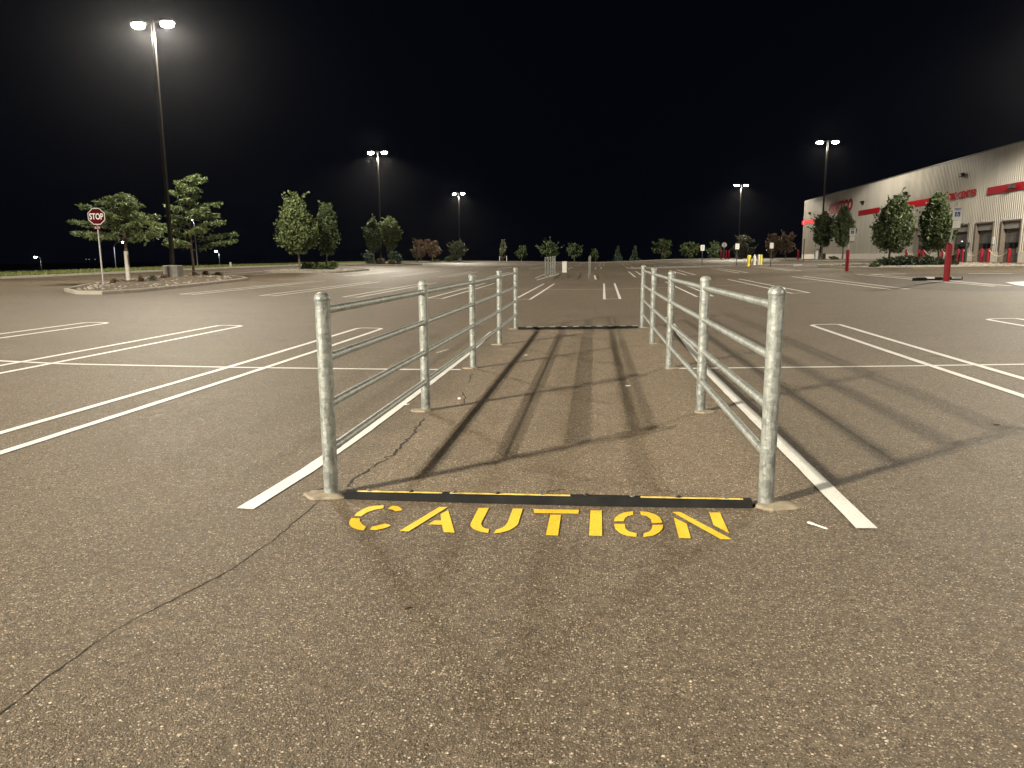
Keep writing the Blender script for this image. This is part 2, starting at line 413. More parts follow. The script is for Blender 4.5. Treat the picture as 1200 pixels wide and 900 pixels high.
# stall rows
for k in range(-9, 7):
    x = (-5.2+3.33*(k+1)) if k < 0 else (4.66+3.45*k)
    hairpin(x, 4.0, 16.2 if k < 0 else 16.3)
line('stall_line', [at(0, 423)+Vector((-16, .9, 0)), at(0, 423), at(75, 426.5), at(270, 430.5), at(470, 433), at(540, 433.3)], .085, WHITE, dz=.003)
line('stall_line', [at(795, 432), at(865, 431.2), at(1060, 429), at(1200, 427), at(1200, 427)+Vector((14, .3, 0))], .085, WHITE, dz=.003)
line('corral_line', [at(287, 597), at(360, 552), at(430, 503.5), at(545, 417), at(577, 389)], .115, WHITE, step=.2, rag=.05)
line('corral_line', [at(1016, 620), at(945, 549.5), at(900, 505), at(830, 436), at(782, 372)], .115, WHITE, step=.2, rag=.05)
for x0, y0, y1, cy, sp in ((.34, 27.0, 40.5, 34.3, 3.25), (-.9, 49.0, 61.5, 55.3, 3.25), (-.5, 74, 86, 80, 3.25), (-.2, 98, 110, 104, 3.25), (-.2, 121, 133, 127, 3.25)):
    for k in range(-11, 8):
        x = x0+sp*k
        if x < -33 or x > 16 or (y0 > 48 and y0 < 50 and -3.5 < x < .5): continue
        if x < -17 and y0 < 48: continue
        if x > 12.5 and y0 > 40: continue
        hairpin(x, y1, y0, WHITE if y0 < 60 else WHITE_OLD)
    if y0 < 48 or y0 > 60:
        line('stall_line', [Vector((-17 if y0 < 48 else -30, cy, 0)), Vector((10.5, cy, 0))], .085, WHITE_OLD, dz=.003)
    else:
        line('stall_line', [Vector((-30, cy, 0)), Vector((-3.9, cy, 0))], .085, WHITE_OLD, dz=.003)
        line('stall_line', [Vector((.9, cy, 0)), Vector((10.5, cy, 0))], .085, WHITE_OLD, dz=.003)
mb = MB()
for q in ([(1178, 331), (1200, 330), (1200, 335.5), (1190, 334)],):
    mb.poly([p+Vector((0, 0, .007)) for p in [at(*a) for a in q]])
struct(mb, 'crossing_mark', WHITE)
line('lane_line', [at(1135, 320.6), at(1186, 320.8)], .3, WHITE)
line('lane_line', [at(1120, 330), at(1165, 334.5)], .12, WHITE_OLD)
line('lane_line', [at(1022, 321.5), at(1062, 321)], .3, WHITE)

for q, wd_ in (([(512, 413.5), (525, 409.5)], .05),):
    line('worn_paint_mark', [at(*a) for a in q], wd_, WHITE_OLD, dz=.003, step=.06, rag=.9, seed=int(wd_*1000))
# newer asphalt patch in the lane before the store
mb = MB(); lo_ = [(985, 324.5), (1005, 330), (1040, 335.5), (1080, 339), (1140, 341.5), (1200, 341)]; hi_ = [(985, 322.5), (1005, 322), (1040, 321), (1080, 321), (1140, 321), (1200, 321)]
rows = []
for (a, b) in zip(lo_, hi_):
    A_, B_ = at(*a), at(*b); rows.append([A_.lerp(B_, i/14) for i in range(15)])
fine_rows = []
for r0, r1 in zip(rows[:-1], rows[1:]):
    for i in range(8): fine_rows.append([p.lerp(q, i/8) for p, q in zip(r0, r1)])
fine_rows.append(rows[-1]); n_ = 15
mb.add([(p.x, p.y, g(p.x, p.y)+.003) for r in fine_rows for p in r], [(k*n_+i, (k+1)*n_+i, (k+1)*n_+i+1, k*n_+i+1) for k in range(len(fine_rows)-1) for i in range(n_-1)])
struct(mb, 'asphalt_patch', ASPHALT_NEW)

# cracks in the asphalt
CRK = mat('crack_shadow', (.018, .015, .012), .95)
def crack(pix, wid, seed):
    rnd = random.Random(seed); P = [at(*p) for p in pix]; out = []
    for a, b in zip(P[:-1], P[1:]):
        n = max(2, int((b-a).length/.045))
        for i in range(n):
            q = a.lerp(b, i/n); out.append(q+Vector((rnd.gauss(0, wid*.75), rnd.gauss(0, wid*.75), 0)))
    out.append(P[-1]); line('pavement_crack', out, wid, CRK, dz=.002, step=9, rag=.75, seed=seed)
crack([(-20, 850), (0, 838), (45, 802), (110, 754), (155, 727), (200, 704), (235, 686), (265, 671), (295, 651), (330, 626), (350, 608), (371, 590)], .0055, 1)
crack([(404, 570), (430, 552), (455, 538), (475, 520), (487, 505), (496, 491)], .018, 2)
crack([(541, 476), (546, 467), (543, 460)], .012, 3)
crack([(549, 449), (553, 438)], .013, 4)
crack([(362, 579), (371, 575), (378, 572)], .011, 5)
crack([(640, 576.5), (652, 574.5), (662, 574)], .012, 6)

# ------------------------------------------------------------------ caution lettering (stencil pieces)
def zz(pts, ox, oy, s): return [(ox+x/s, oy+y/s) for x, y in pts]
A5 = lambda p: zz(p, 400, 570, 5.0)
B4 = lambda p: zz(p, 640, 570, 4.6154)
pieces = [
 A5([(75, 178), (90, 160), (110, 147), (135, 133), (160, 124), (190, 118), (250, 115), (246, 132), (200, 140), (165, 150), (140, 162), (118, 179)]),
 A5([(272, 133), (300, 117), (325, 119), (343, 126), (360, 143), (315, 151), (300, 140)]),
 A5([(58, 190), (108, 192), (108, 205), (114, 217), (128, 230), (146, 241), (130, 262), (92, 256), (62, 244), (46, 228), (46, 210)]),
 A5([(165, 259), (180, 240), (215, 233), (255, 222), (293, 232), (265, 245), (235, 254), (205, 260)]),
 A5([(340, 265), (575, 124), (625, 124), (395, 268)]),
 A5([(580, 167), (626, 143), (664, 275), (600, 273), (590, 229), (508, 227), (545, 204), (586, 203)]),
 A5([(805, 130), (865, 130), (818, 222), (826, 240), (842, 250), (866, 255), (860, 277), (815, 270), (775, 255), (757, 238), (757, 222)]),
 A5([(1005, 133), (1063, 135), (1035, 225), (1015, 244), (985, 261), (940, 274), (893, 280), (906, 258), (938, 248), (960, 233), (974, 215)]),
 [(625, 597.4), (678.4, 598.2), (677.9, 602.8), (626, 602)],
 [(644.8, 604), (657.3, 604.2), (654, 628.5), (639.6, 628)],
 B4([(240, 133), (301, 134), (303, 272), (232, 270)]),
 B4([(470, 138), (472, 158), (440, 165), (424, 178), (420, 193), (366, 193), (372, 175), (390, 158), (420, 145)]),
 B4([(507, 138), (550, 142), (590, 155), (615, 172), (629, 200), (572, 203), (566, 182), (545, 165), (512, 158)]),
 B4([(633, 212), (630, 232), (612, 253), (580, 270), (525, 278), (528, 258), (555, 250), (570, 235), (576, 212)]),
 B4([(367, 207), (425, 208), (429, 232), (448, 248), (490, 258), (488, 278), (440, 272), (400, 258), (374, 236)]),
 B4([(680, 142), (725, 142), (1005, 290), (945, 290)]),
 B4([(690, 172), (760, 206), (783, 285), (718, 284)]),
 B4([(882, 145), (940, 145), (990, 258), (905, 213)]),
]
mb = MB()
for q in pieces:
    P = [at(*a)+Vector((0, 0, .005)) for a in q]; mb.poly(P)
tag(mb.build('caution_lettering', YELLOW), 'yellow stencilled CAUTION lettering painted on the asphalt', 'ground lettering')

# ------------------------------------------------------------------ cart corral fences
def fence(label, group, posts, zs, rail_hs, prad=.0485, rrad=.028, detail=True, hp=1.325, outside=1):
    t = thing('pipe_fence', label, 'fence', posts[0], group); o = posts[0]
    nn = 20 if detail else 8
    for k, p in enumerate(posts):
        q = p-o; m = MB()
        m.lathe([(prad, -.05), (prad, .02), (prad, hp*.33), (prad, hp*.66), (prad, hp)], q, nn)
        po = m.build('post', GALV, t, smooth=True)
        c = MB(); R = prad*1.07
        c.lathe([(R, hp-.004), (R*1.03, hp+.003), (R*1.02, hp+.012), (R*.9, hp+.03), (R*.62, hp+.045), (R*.25, hp+.051), (.001, hp+.052)], q, nn)
        c.build('cap', GALV, po, smooth=True)
        if detail:
            rnd = random.Random(k+int(outside*7)); fb = MB(); n = 18
            dx = .045*outside
            big = (.135 if k == 0 else .095)
            ra = [big*rnd.uniform(.8, 1.15) for _ in range(n)]
            rs = []
            for s_, z_ in ((1.0, -.03), (1.0, .004), (.9, .016), (.4, .022)):
                rs.append([(q.x+dx+ra[i]*s_*1.15*math.cos(2*PI*i/n), q.y-.03+ra[i]*s_*.75*math.sin(2*PI*i/n), q.z+z_) for i in range(n)])
            fb.rings(rs); fb.build('footing', FOOT, t, smooth=True)
    for h in rail_hs:
        for a, b in zip(posts[:-1], posts[1:]):
            pa = a-o+Vector((0, 0, h)); pb = b-o+Vector((0, 0, h)); d = (pb-pa).normalized(); L = (pb-pa).length
            m = MB()
            if detail:
                st = .20
                m.tube([pa+d*(prad*.8), pa+d*st], rrad*1.03, 14); m.tube([pa+d*(st+.006), pb-d*(st+.006)], rrad, 14)
                m.tube([pb-d*st, pb-d*(prad*.8)], rrad*1.03, 14); 
            else: m.tube([pa+d*prad*.8, pb-d*prad*.8], rrad, 7)
            rl = m.build('rail', GALV, t, smooth=True)
            if detail:
                c = MB(); c.tube([pa+d*(st-.001), pa+d*(st+.007)], rrad*.9, 12); c.build('joint_gap', BLACK, rl)
                c = MB(); c.tube([pb-d*(st+.007), pb-d*(st-.001)], rrad*.9, 12); c.build('joint_gap', BLACK, rl)
    return t
RH = (.315, .625, .94, 1.255)
LP = [at(*p) for p in ((388.8, 579.5), (496.9, 483), (555.1, 431), (586, 403.8), (604.2, 385.6))]
RP = [at(*p) for p in ((897, 591), (822.2, 484.3), (783.7, 431.5), (763.9, 402.2), (752.6, 384))]
def refit(P):  # straight row of evenly spaced posts through the measured bases
    y0, y1 = P[0].y, P[-1].y; n = len(P); A = np.polyfit([p.y for p in P], [p.x for p in P], 1); out = []
    for k in range(n):
        y = y0+(y1-y0)*k/(n-1); y = .5*y+.5*P[k].y; x = .4*np.polyval(A, y)+.6*P[k].x; out.append(Vector((x, y, g(x, y))))
    return out
LP, RP = refit(LP), refit(RP)
fence('galvanized four-rail pipe fence along the left side of the near cart corral', 'near corral fences', LP, None, RH, outside=-1)
fence('galvanized four-rail pipe fence along the right side of the near cart corral', 'near corral fences', RP, None, RH, outside=1)
yy = [47.4+2.85*k for k in range(5)]
FL = [gp(639.3-.0*k, y) for k, y in enumerate(yy)]; x0 = FL[0].x
fence('far galvanized pipe fence on the left of the distant cart corral', 'far corral fences', [Vector((x0-.012*(y-47.4), y, g(x0, y))) for y in yy], None, RH, detail=False)
FR = gp(690.6, yy[0]); 
fence('far galvanized pipe fence seen nearly end on at right of the distant cart corral', 'far corral fences', [Vector((FR.x-.012*(y-47.4), y, g(FR.x, y))) for y in yy], None, RH, detail=False)
line('corral_line', [gp(629, 45.6), gp(655, 58)], .12, WHITE)
line('corral_line', [gp(698.5, 46.5), gp(697, 54)], .12, WHITE)

def rubber_bar(label, a, b, tapes, tm, h=.045, wd=.10, bolts=True):
    t = thing('rubber_curb_bar', label, 'curb bar', a); d = (b-a); L = d.length; d.normalize(); n = Vector((-d.y, d.x, 0))
    if n.y < 0: n = -n
    m = MB(); prof = [(0, -.01), (.012, h*.8), (.024, h), (wd-.024, h), (wd-.012, h*.8), (wd, -.01)]
    m.rings([[Vector((0, 0, 0))+n*p+Vector((0, 0, q)) for p, q in prof], [d*L+n*p+Vector((0, 0, q)) for p, q in prof]])
    m.build('rubber_body', RUBBER, t)
    for s0, s1 in tapes:
        q = MB(); z = h+.003
        q.add([d*L*s0+n*.034+Vector((0, 0, h)), d*L*s1+n*.034+Vector((0, 0, h)), d*L*s1+n*.058+Vector((0, 0, h)), d*L*s0+n*.058+Vector((0, 0, h)),
               d*L*s0+n*.034+Vector((0, 0, z)), d*L*s1+n*.034+Vector((0, 0, z)), d*L*s1+n*.058+Vector((0, 0, z)), d*L*s0+n*.058+Vector((0, 0, z))],
              [(4, 5, 6, 7), (0, 1, 5, 4), (1, 2, 6, 5), (2, 3, 7, 6), (3, 0, 4, 7)])
        q.build('tape_strip', tm, t)
    if bolts:
        for k in range(9):
            c = d*L*(.06+.11*k)+n*.05; q = MB(); q.lathe([(.016, h+.002), (.016, h+.009), (.010, h+.014), (.001, h+.0145)], c, 10); q.build('bolt', BLACK if k % 2 else BOLT, t, smooth=True)
    return t
rubber_bar('black rubber curb bar with yellow strips beside the CAUTION lettering', at(403, 585.3), at(882, 596), [(.03, .25), (.27, .57), (.74, .98)], TAPE)
rubber_bar('black rubber curb bar with white dashes across the far corral end', at(607, 386.2), at(747.5, 384.6), [(.07+.098*k, .07+.098*k+.05) for k in range(10)], TAPE_W, bolts=False, h=.05)

# ------------------------------------------------------------------ light poles
def throw_pattern(L):
    """area luminaire optics: throws more light sideways than straight down, cut off near the horizontal"""
    L.use_nodes = True; nt = L.node_tree; em = nt.nodes['Emission']
    tc = nt.nodes.new('ShaderNodeTexCoord'); sp = nt.nodes.new('ShaderNodeSeparateXYZ'); nt.links.new(tc.outputs['Normal'], sp.inputs[0])
    ab = math2(nt, 'ABSOLUTE', sp.outputs['Z'], 0)
    r_ = ramp(nt, ab, [(.10, 0), (.26, .95), (.42, 1.0), (.7, .42), (1.0, .28)])
    nt.links.new(r_, em.inputs['Strength'])
def light_pole(label, x, y, top=14.05, head_rz=0, base=None, grp='parking lot light poles', power=1.0):
    z = g(x, y); H = top-z
    t = thing('light_pole', label, 'light pole', (x, y, z), grp)
    b = base or (.72, .78); m = MB(); m.box((0, 0, b[1]/2-.1), (b[0], b[0], b[1]+.2), R_(8), .03); m.build('concrete_base', CONC_D, t)
    m = MB(); m.box((0, 0, b[1]+.02), (.36, .36, .04), 0, .008); m.build('base_plate', BRONZE, t)
    m = MB(); r0, r1 = .085*math.sqrt(2), .062*math.sqrt(2)
    def sq(r, zz_):
        out = []
        for k in range(4):
            a = PI/4+k*PI/2
            for da in (-.12, .12): out.append((r*math.cos(a+da), r*math.sin(a+da), zz_))
        return out
    m.rings([sq(r0+(r1-r0)*i/6, b[1]+.03+(H-b[1]-.03)*i/6) for i in range(7)]); m.build('pole', BRONZE, t)
    ca, sa = math.cos(head_rz), math.sin(head_rz)
    for s in (-1, 1):
        m = MB(); m.box((s*.27*ca, s*.27*sa, H-.10), (.42, .07, .09), head_rz, .008); m.build('arm', BRONZE, t)
        hx, hy = s*.82*ca, s*.82*sa
        m = MB(); m.box((hx, hy, H-.09), (.74, .52, .13), head_rz, .04); fx = m.build('fixture', BRONZE, t)
        m = MB()
        rs = []
        for f_, zz_ in ((.50, -.155), (.50, -.24), (.44, -.33), (.27, -.385)):
            rs.append([(hx+(f_*.72*math.cos(2*PI*i/16))*ca-(f_*.52*math.sin(2*PI*i/16))*sa,
                        hy+(f_*.72*math.cos(2*PI*i/16))*sa+(f_*.52*math.sin(2*PI*i/16))*ca, H+zz_) for i in range(16)])
        m.rings(rs); m.build('lens', LENS, fx, smooth=True)  # lens bowl made oversize so its shape imitates the head's glare
        L = bpy.data.lights.new('lamp', 'SPOT'); L.energy = LAMP_W*power; L.color = LAMP_COL; L.spot_size = R_(163); L.spot_blend = .12
        L.shadow_soft_size = .15; throw_pattern(L)
        lo = bpy.data.objects.new('lamp', L); COL.objects.link(lo); lo.parent = t; lo.location = (hx, hy, H-.58)
    return t
def pole_at(px, Y, label, **k):
    p = gp(px, Y, 180); return light_pole(label, p.x, p.y, **k)
light_pole('tall dark light pole on a concrete block in the island beside the stop sign', -23.9, 39.2, base=(.80, .80), power=.9)
pole_at(442.5, 88, 'dark twin-head light pole rising behind a pair of green trees', power=.9)
pole_at(536.6, 146, 'most distant left light pole above small greyish trees', power=1.0)
pole_at(969, 88, 'dark twin-head light pole standing before the warehouse store wall', base=(.9, .8), power=.16)
pole_at(870.5, 138, 'distant light pole above brown tree near the yellow bollards', power=.9)
light_pole('light pole at right of the lot beyond the picture edge', 27.8, 45.5, power=1.15)
light_pole('light pole behind the camera at left', -23.7, -15.5, power=3.9)
light_pole('light pole behind the camera at right', 31.0, -9.0, power=.8)

# street lamps along the road below the lot
def street_lamp(label, px, lampx, lampy, basey, Y, grp='street lamps beyond the verge'):
    d = ray(px, basey); k = Y/d[1]; x = d[0]*k; zb = EYE+d[2]*k - .4
    d2 = ray(lampx, lampy); k2 = Y/d2[1]; zl = EYE+d2[2]*k2; xl = d2[0]*k2
    t = thing('street_lamp', label, 'street lamp', (x, Y, zb), grp); H = zl-zb; s = mpp((x, Y, zb)); r = max(.09, s*.55)
    m = MB(); pts = [(0, 0, 0), (0, 0, H*.82)]
    for i in range(1, 6):
        a = i/5*PI/2; pts.append(((xl-x)*(1-math.cos(a)), 0, H*.82+H*.18*math.sin(a)))
    m.tube(pts, [r]*2+[r*.7]*5, 8); m.build('lamp_post', STEEL, t, smooth=True)
    tiny = Y > 500; e = max(.45, (.9 if tiny else 2.6)*s); m = MB(); m.box((xl-x, 0, H+e*.12), (e*1.5, e, e*.35), 0, e*.1); hd = m.build('lamp_head', BRONZE, t)
    m = MB(); m.lathe([(e*.55, -.03), (e*.6, -e*.25), (e*.45, -e*.6), (e*.1, -e*.75)], (xl-x, 0, H), 12); m.build('lens', LENS_DIM if tiny else LENS_FAR, hd, smooth=True)
    if not tiny:
        L = bpy.data.lights.new('lamp', 'SPOT'); L.energy = 2500*(Y/100)**.5; L.color = (.9, .96, 1); L.spot_size = R_(150); L.spot_blend = .3; L.shadow_soft_size = .2
        lo = bpy.data.objects.new('lamp', L); COL.objects.link(lo); lo.parent = t; lo.location = (xl-x, 0, H-e*.9)
    return t
street_lamp('leftmost street lamp glowing beyond the grass verge, left of the stop sign', 49.5, 41.5, 300.5, 318.5, 300)
street_lamp('street lamp with curved arm glowing just under the left spreading tree', 136, 144, 283, 317, 200)
street_lamp('street lamp glowing through the foliage of the taller feathery tree', 231.5, 224.5, 256, 313, 120)
street_lamp('street lamp glowing low at right of the feathery tree', 258, 253, 293.5, 312.5, 280)
for px, lab in ((101, 'brighter of the tiny far lights on added lamp posts between stop sign and street lamp'), (104.5, 'dimmer tiny far light on an added lamp post beside the brighter one near the stop sign'), (111.5, 'tiny far light on an added lamp post nearest the stop sign post')):
    street_lamp(lab, px+1.2, px, 303.6, 316, 700, 'tiny lights on added posts at the horizon')  # distant car and house lights, stood in for by small added street lamps

# ------------------------------------------------------------------ kerbs, verge, islands
def rounded(x0, x1, y0, y1, r, n=5):
    q = []
    for cx, cy, a0 in ((x1-r, y0+r, -90), (x1-r, y1-r, 0), (x0+r, y1-r, 90), (x0+r, y0+r, 180)):
        q += [(cx+r*math.cos(R_(a0+90*i/n)), cy+r*math.sin(R_(a0+90*i/n))) for i in range(n+1)]
    return q
def densify(q, step=1.5):
    out = []
    for a, b in zip(q, q[1:]+q[:1]):
        n = max(1, int(math.hypot(b[0]-a[0], b[1]-a[1])/step)); out += [(a[0]+(b[0]-a[0])*i/n, a[1]+(b[1]-a[1])*i/n) for i in range(n)]
    return out
def inset(q, d):
    cx = sum(p[0] for p in q)/len(q); cy = sum(p[1] for p in q)/len(q); out = []
    n = len(q)
    for i, p in enumerate(q):
        a, b = q[i-1], q[(i+1) % n]; t = Vector((b[0]-a[0], b[1]-a[1])).normalized(); nn = Vector((-t.y, t.x))
        if nn.dot(Vector((cx-p[0], cy-p[1]))) < 0: nn = -nn
        out.append((p[0]+nn.x*d, p[1]+nn.y*d))
    return out
def island(q, fill, stones, seed, hk=.14, cover=None):
    q = densify(q); qi = inset(q, .16); qm = inset(q, .03)
    vs = []
    for ring, dz in ((q, -.05), (q, hk-.03), (qm, hk), (qi, hk), (qi, .02)):
        vs.append([(x, y, g(x, y)+dz) for x, y in ring])
    mb = MB(); mb.rings(vs, cap=False); struct(mb, 'kerb', CONC)
    mb = MB(); qf = inset(q, .15); cx = sum(p[0] for p in q)/len(q); cy = sum(p[1] for p in q)/len(q); qh = [((x+cx)/2, (y+cy)/2) for x, y in qf]
    n = len(qf); top = [(x, y, g(x, y)+hk-.04) for x, y in qf]+[(x, y, g(x, y)+hk+.03) for x, y in qh]
    mb.add(top, [(i, (i+1) % n, n+(i+1) % n, n+i) for i in range(n)]+[tuple(range(n, 2*n))]); struct(mb, 'planting_bed', fill)
    if stones:
        rnd = random.Random(seed); mb = MB(); xs_ = [p[0] for p in q]; ys_ = [p[1] for p in q]
        P2 = inset(q, .3); k = 0
        def inside(x, y):
            c = False
            for i in range(len(P2)):
                (xa, ya), (xb, yb) = P2[i-1], P2[i]
                if (ya > y) != (yb > y) and x < (xb-xa)*(y-ya)/(yb-ya)+xa: c = not c
            return c
        while k < stones:
            x = rnd.uniform(min(xs_), max(xs_)); y = rnd.uniform(min(ys_), max(ys_))
            if not inside(x, y): continue
            k += 1; r = rnd.uniform(.03, .085); z = g(x, y)+hk-.02+r*.2
            a = rnd.uniform(0, 6); rs = []
            for s_, dz in ((.7, -.3), (1, .15), (.55, .6)):
                rs.append([(x+r*s_*math.cos(a+i*PI/2.5)*rnd.uniform(.8, 1.2), y+r*s_*math.sin(a+i*PI/2.5)*rnd.uniform(.8, 1.2), z+r*dz) for i in range(5)])
            mb.rings(rs)
        tag(mb.build('gravel', STONE), None, None, None, 'stuff')
ISL_A = [tuple(at(*q)[:2]) for q in ((75, 342), (88, 345), (120, 345.3), (165, 342.5), (230, 335.5), (280, 329.8), (291, 327.8), (284, 326), (255, 324), (215, 324.6), (170, 328), (130, 332), (95, 337))]
island(ISL_A, MULCH, 420, 1)
pB = gp(362, 57); ISL_B = rounded(pB.x-2.6, pB.x+3.6, 52.5, 63, 2.2); island(ISL_B, CONC, 500, 2)
pC = gp(447, 88); ISL_C = rounded(pC.x-3.2, pC.x+3.4, 82, 97, 2.4); island(ISL_C, MULCH, 0, 3)
pD = gp(516, 128); island(rounded(pD.x-6, pD.x+6, 122, 134, 2.4), TERRAIN, 0, 4)
pE = gp(970, 88); island(rounded(pE.x-4.2, pE.x+4.5, 82, 95, 2.4), MULCH, 0, 5)
island(rounded(15.4, 27.0, 47.5, 58.5, 2.4), CONC, 700, 6)
pF = gp(1102, 31.5)
def kerb_run(pts, wid, h=.13, name='kerb', m=None):
    P = []
    for a, b in zip(pts[:-1], pts[1:]):
        n = max(1, int(math.hypot(b[0]-a[0], b[1]-a[1])/3)); P += [(a[0]+(b[0]-a[0])*i/n, a[1]+(b[1]-a[1])*i/n) for i in range(n)]
    P.append(pts[-1]); rs = []
    for k, p in enumerate(P):
        a, b = P[max(k-1, 0)], P[min(k+1, len(P)-1)]; t = Vector((b[0]-a[0], b[1]-a[1])).normalized(); n = Vector((-t.y, t.x))
        def q(s, dz): x = p[0]+n.x*s; y = p[1]+n.y*s; return (x, y, g(x, y)+dz)
        rs.append([q(-wid/2, -.25), q(-wid/2, h-.02), q(-wid/2+.02, h), q(wid/2-.02, h), q(wid/2, h-.02), q(wid/2, -.25)])
    mb = MB(); mb.rings(rs); return struct(mb, name, m or CONC)
kerb_run([(KERB_X, -55), (KERB_X, FAR_Y)], .5)
kerb_run([(KERB_X, FAR_Y), (14, FAR_Y)], .6)
kerb_run([(14, FAR_Y-.5), (45, FAR_Y-12)], 2.2, .12, 'sidewalk')
a_, b_, c_ = at(742, 315), at(850, 312.6), at(935, 311.5)
kerb_run([(p.x, p.y) for p in (a_, b_, c_)], 1.3, .12, 'sidewalk')
rnd = random.Random(5); mb = MB()
for k in range(26000):
    y = 16+134*rnd.random()**1.6; x = KERB_X-.3-5.5*rnd.random(); z = g(x, y)+.09; h = rnd.uniform(.08, .24); a = rnd.uniform(0, PI); ww = .03+.0006*y
    dx, dy = math.cos(a)*ww, math.sin(a)*ww; lx, ly = rnd.uniform(-.08, .08), rnd.uniform(-.08, .08)
    mb.add([(x-dx, y-dy, z-.05), (x+dx, y+dy, z-.05), (x+lx, y+ly, z+h)], [(0, 1, 2)])
tag(mb.build('grass', GRASS), None, None, None, 'stuff')

# ------------------------------------------------------------------ trees and shrubs
def leaves_mesh(C, size, rs, elong=1.6, flat=0.0, name='crown'):
    n = len(C); a = rs.normal(size=(n, 3)); a[:, 2] *= (1-flat*.6); a /= np.linalg.norm(a, axis=1)[:, None]
    b = rs.normal(size=(n, 3)); b[:, 2] *= (1-flat*.6); b -= a*(a*b).sum(1)[:, None]; b /= np.linalg.norm(b, axis=1)[:, None]
    s = size*rs.uniform(.45, 1.5, size=(n, 1)); A = a*s*elong*.5; B = b*s*.5
    nrm = np.cross(a, b); f = nrm*s*.16
    v = np.stack([C-A, C+B+f, C+A, C-B+f], 1).reshape(-1, 3)
    i = np.arange(n)[:, None]*4
    fs = np.concatenate([i+[0, 1, 2], i+[0, 2, 3]], 0)
    return v, fs
def build_leaves(name, v, fs, m, parent):
    me = bpy.data.meshes.new(name); me.from_pydata(v.tolist(), [], fs.tolist()); me.materials.append(m)
    o = bpy.data.objects.new(name, me); COL.objects.link(o); o.parent = parent; return o
def profile(kind, t):
    if kind == 'pear': return (np.sin(PI*np.clip(t, 0, 1)**.62)**.75)*(1-.25*t)*1.12
    if kind == 'oval': return np.sin(PI*np.clip(t*.94+.05, 0, 1)**.85)**.6
    if kind == 'linden': return np.sin(PI*np.clip(t*.93+.04, 0, 1)**.72)**.7*(1-.18*t)*1.06
    if kind == 'cone': return np.clip(1-t, 0.03, 1)**.85
    if kind == 'vase': return np.sin(PI*np.clip(t*.9+.06, 0, 1)**1.15)**.6
    return np.sin(PI*np.clip(t*.96+.02, 0, 1))**.5
def tree(label, px, Y, base, top, x0, x1, cbot, m, kind='oval', nleaf=5000, ls=.13, seed=0, name='tree', trunk=.07, grp=None, K=70, bark=BARK, forks=1, flat=.0, pos=None, cat='tree', lean=0):
    p = pos or gp(px, Y); s = mpp(p); H = (base-top)*s; W = (x1-x0)*s/2*.92; cb = (base-cbot)*s; off = ((x0+x1)/2-px)*s
    t = thing(name, label, cat, p, grp); rs = np.random.RandomState(seed); rnd = random.Random(seed)
    axis = lambda f: Vector((off*min(1, f*1.2), 0, 0))
    # trunk and limbs
    mb = MB(); tr = max(trunk, .5*s)
    top_h = cb+(H-cb)*.82; pts = [(0, 0, -.05), (rnd.uniform(-.03, .03), 0, cb*.5), (off*.25, rnd.uniform(-.03, .03), cb), tuple(axis(.6)+Vector((0, 0, cb+(H-cb)*.45))), tuple(axis(1)+Vector((0, 0, top_h)))]
    mb.tube(pts, [tr*1.25, tr, tr*.9, tr*.55, tr*.12], 8)
    ph = rs.uniform(0, 1, K); tt = rs.beta(1.3, 1.25, K); th = rs.uniform(0, 2*PI, K); rr = np.sqrt(rs.uniform(.12, 1.0, K))
    rad = profile(kind, tt)*W*rr*.88
    C = np.stack([off*np.minimum(1, .4+tt)+rad*np.cos(th), rad*np.sin(th), cb+tt*(H-cb)*.97], 1)
    for k in range(0, K, 3):
        c = C[k]; zb = cb*.85+(c[2]-cb)*.55; b = Vector((off*.5, 0, max(cb*.8, min(zb, top_h*.95))))
        e = Vector(c); mid = b.lerp(e, .5)+Vector((0, 0, -.04*H*rnd.random()))
        mb.tube([b, mid, e], [tr*.34, tr*.2, tr*.06], 5)
    mb.build('trunk', bark, t, smooth=True)
    # crown: leaf clusters round the limb ends
    cl = rs.randint(0, K, nleaf); wgt = rs.normal(size=(nleaf, 3))*np.array([.125*W+.03, .125*W+.03, .065*(H-cb)*(1-.5*flat)+.03])*rs.uniform(.5, 1.25, (nleaf, 1))
    P = C[cl]+wgt; tz = (P[:, 2]-cb)/(H-cb)
    lim = profile(kind, np.clip(tz, 0.02, .98))*W*1.10
    dx = P[:, 0]-off*np.minimum(1, .4+np.clip(tz, 0, 1)); d = np.hypot(dx, P[:, 1])
    keep = (d < lim*rs.uniform(.8, 1.15, nleaf)) & (tz > -.06) & (tz < 1.03)
    P = P[keep]; sh = []
    for k in range(int(K*.9)):
        c = P[rs.randint(len(P))]; o_ = np.array([c[0]-off, c[1], 0.0]); o_ /= (np.linalg.norm(o_)+1e-6)
        rc = np.hypot(c[0]-off, c[1])/(W+1e-6)
        if rc < .45 and (c[2]-cb)/(H-cb) < .75: continue
        dv = o_*rs.uniform(.2, .9)+np.array([0, 0, rs.uniform(.25, 1.0)]); dv /= np.linalg.norm(dv); L = W*rs.uniform(.14, .55)
        for u in np.linspace(0, 1, 9): sh.append(c+dv*L*u+rs.normal(size=3)*.035*(1.2-u))
    if sh: P = np.concatenate([P, np.array(sh)])
    v, fs = leaves_mesh(P, max(ls, 1.0*s), rs, flat=flat); build_leaves('crown', v, fs, m, t)
    return t
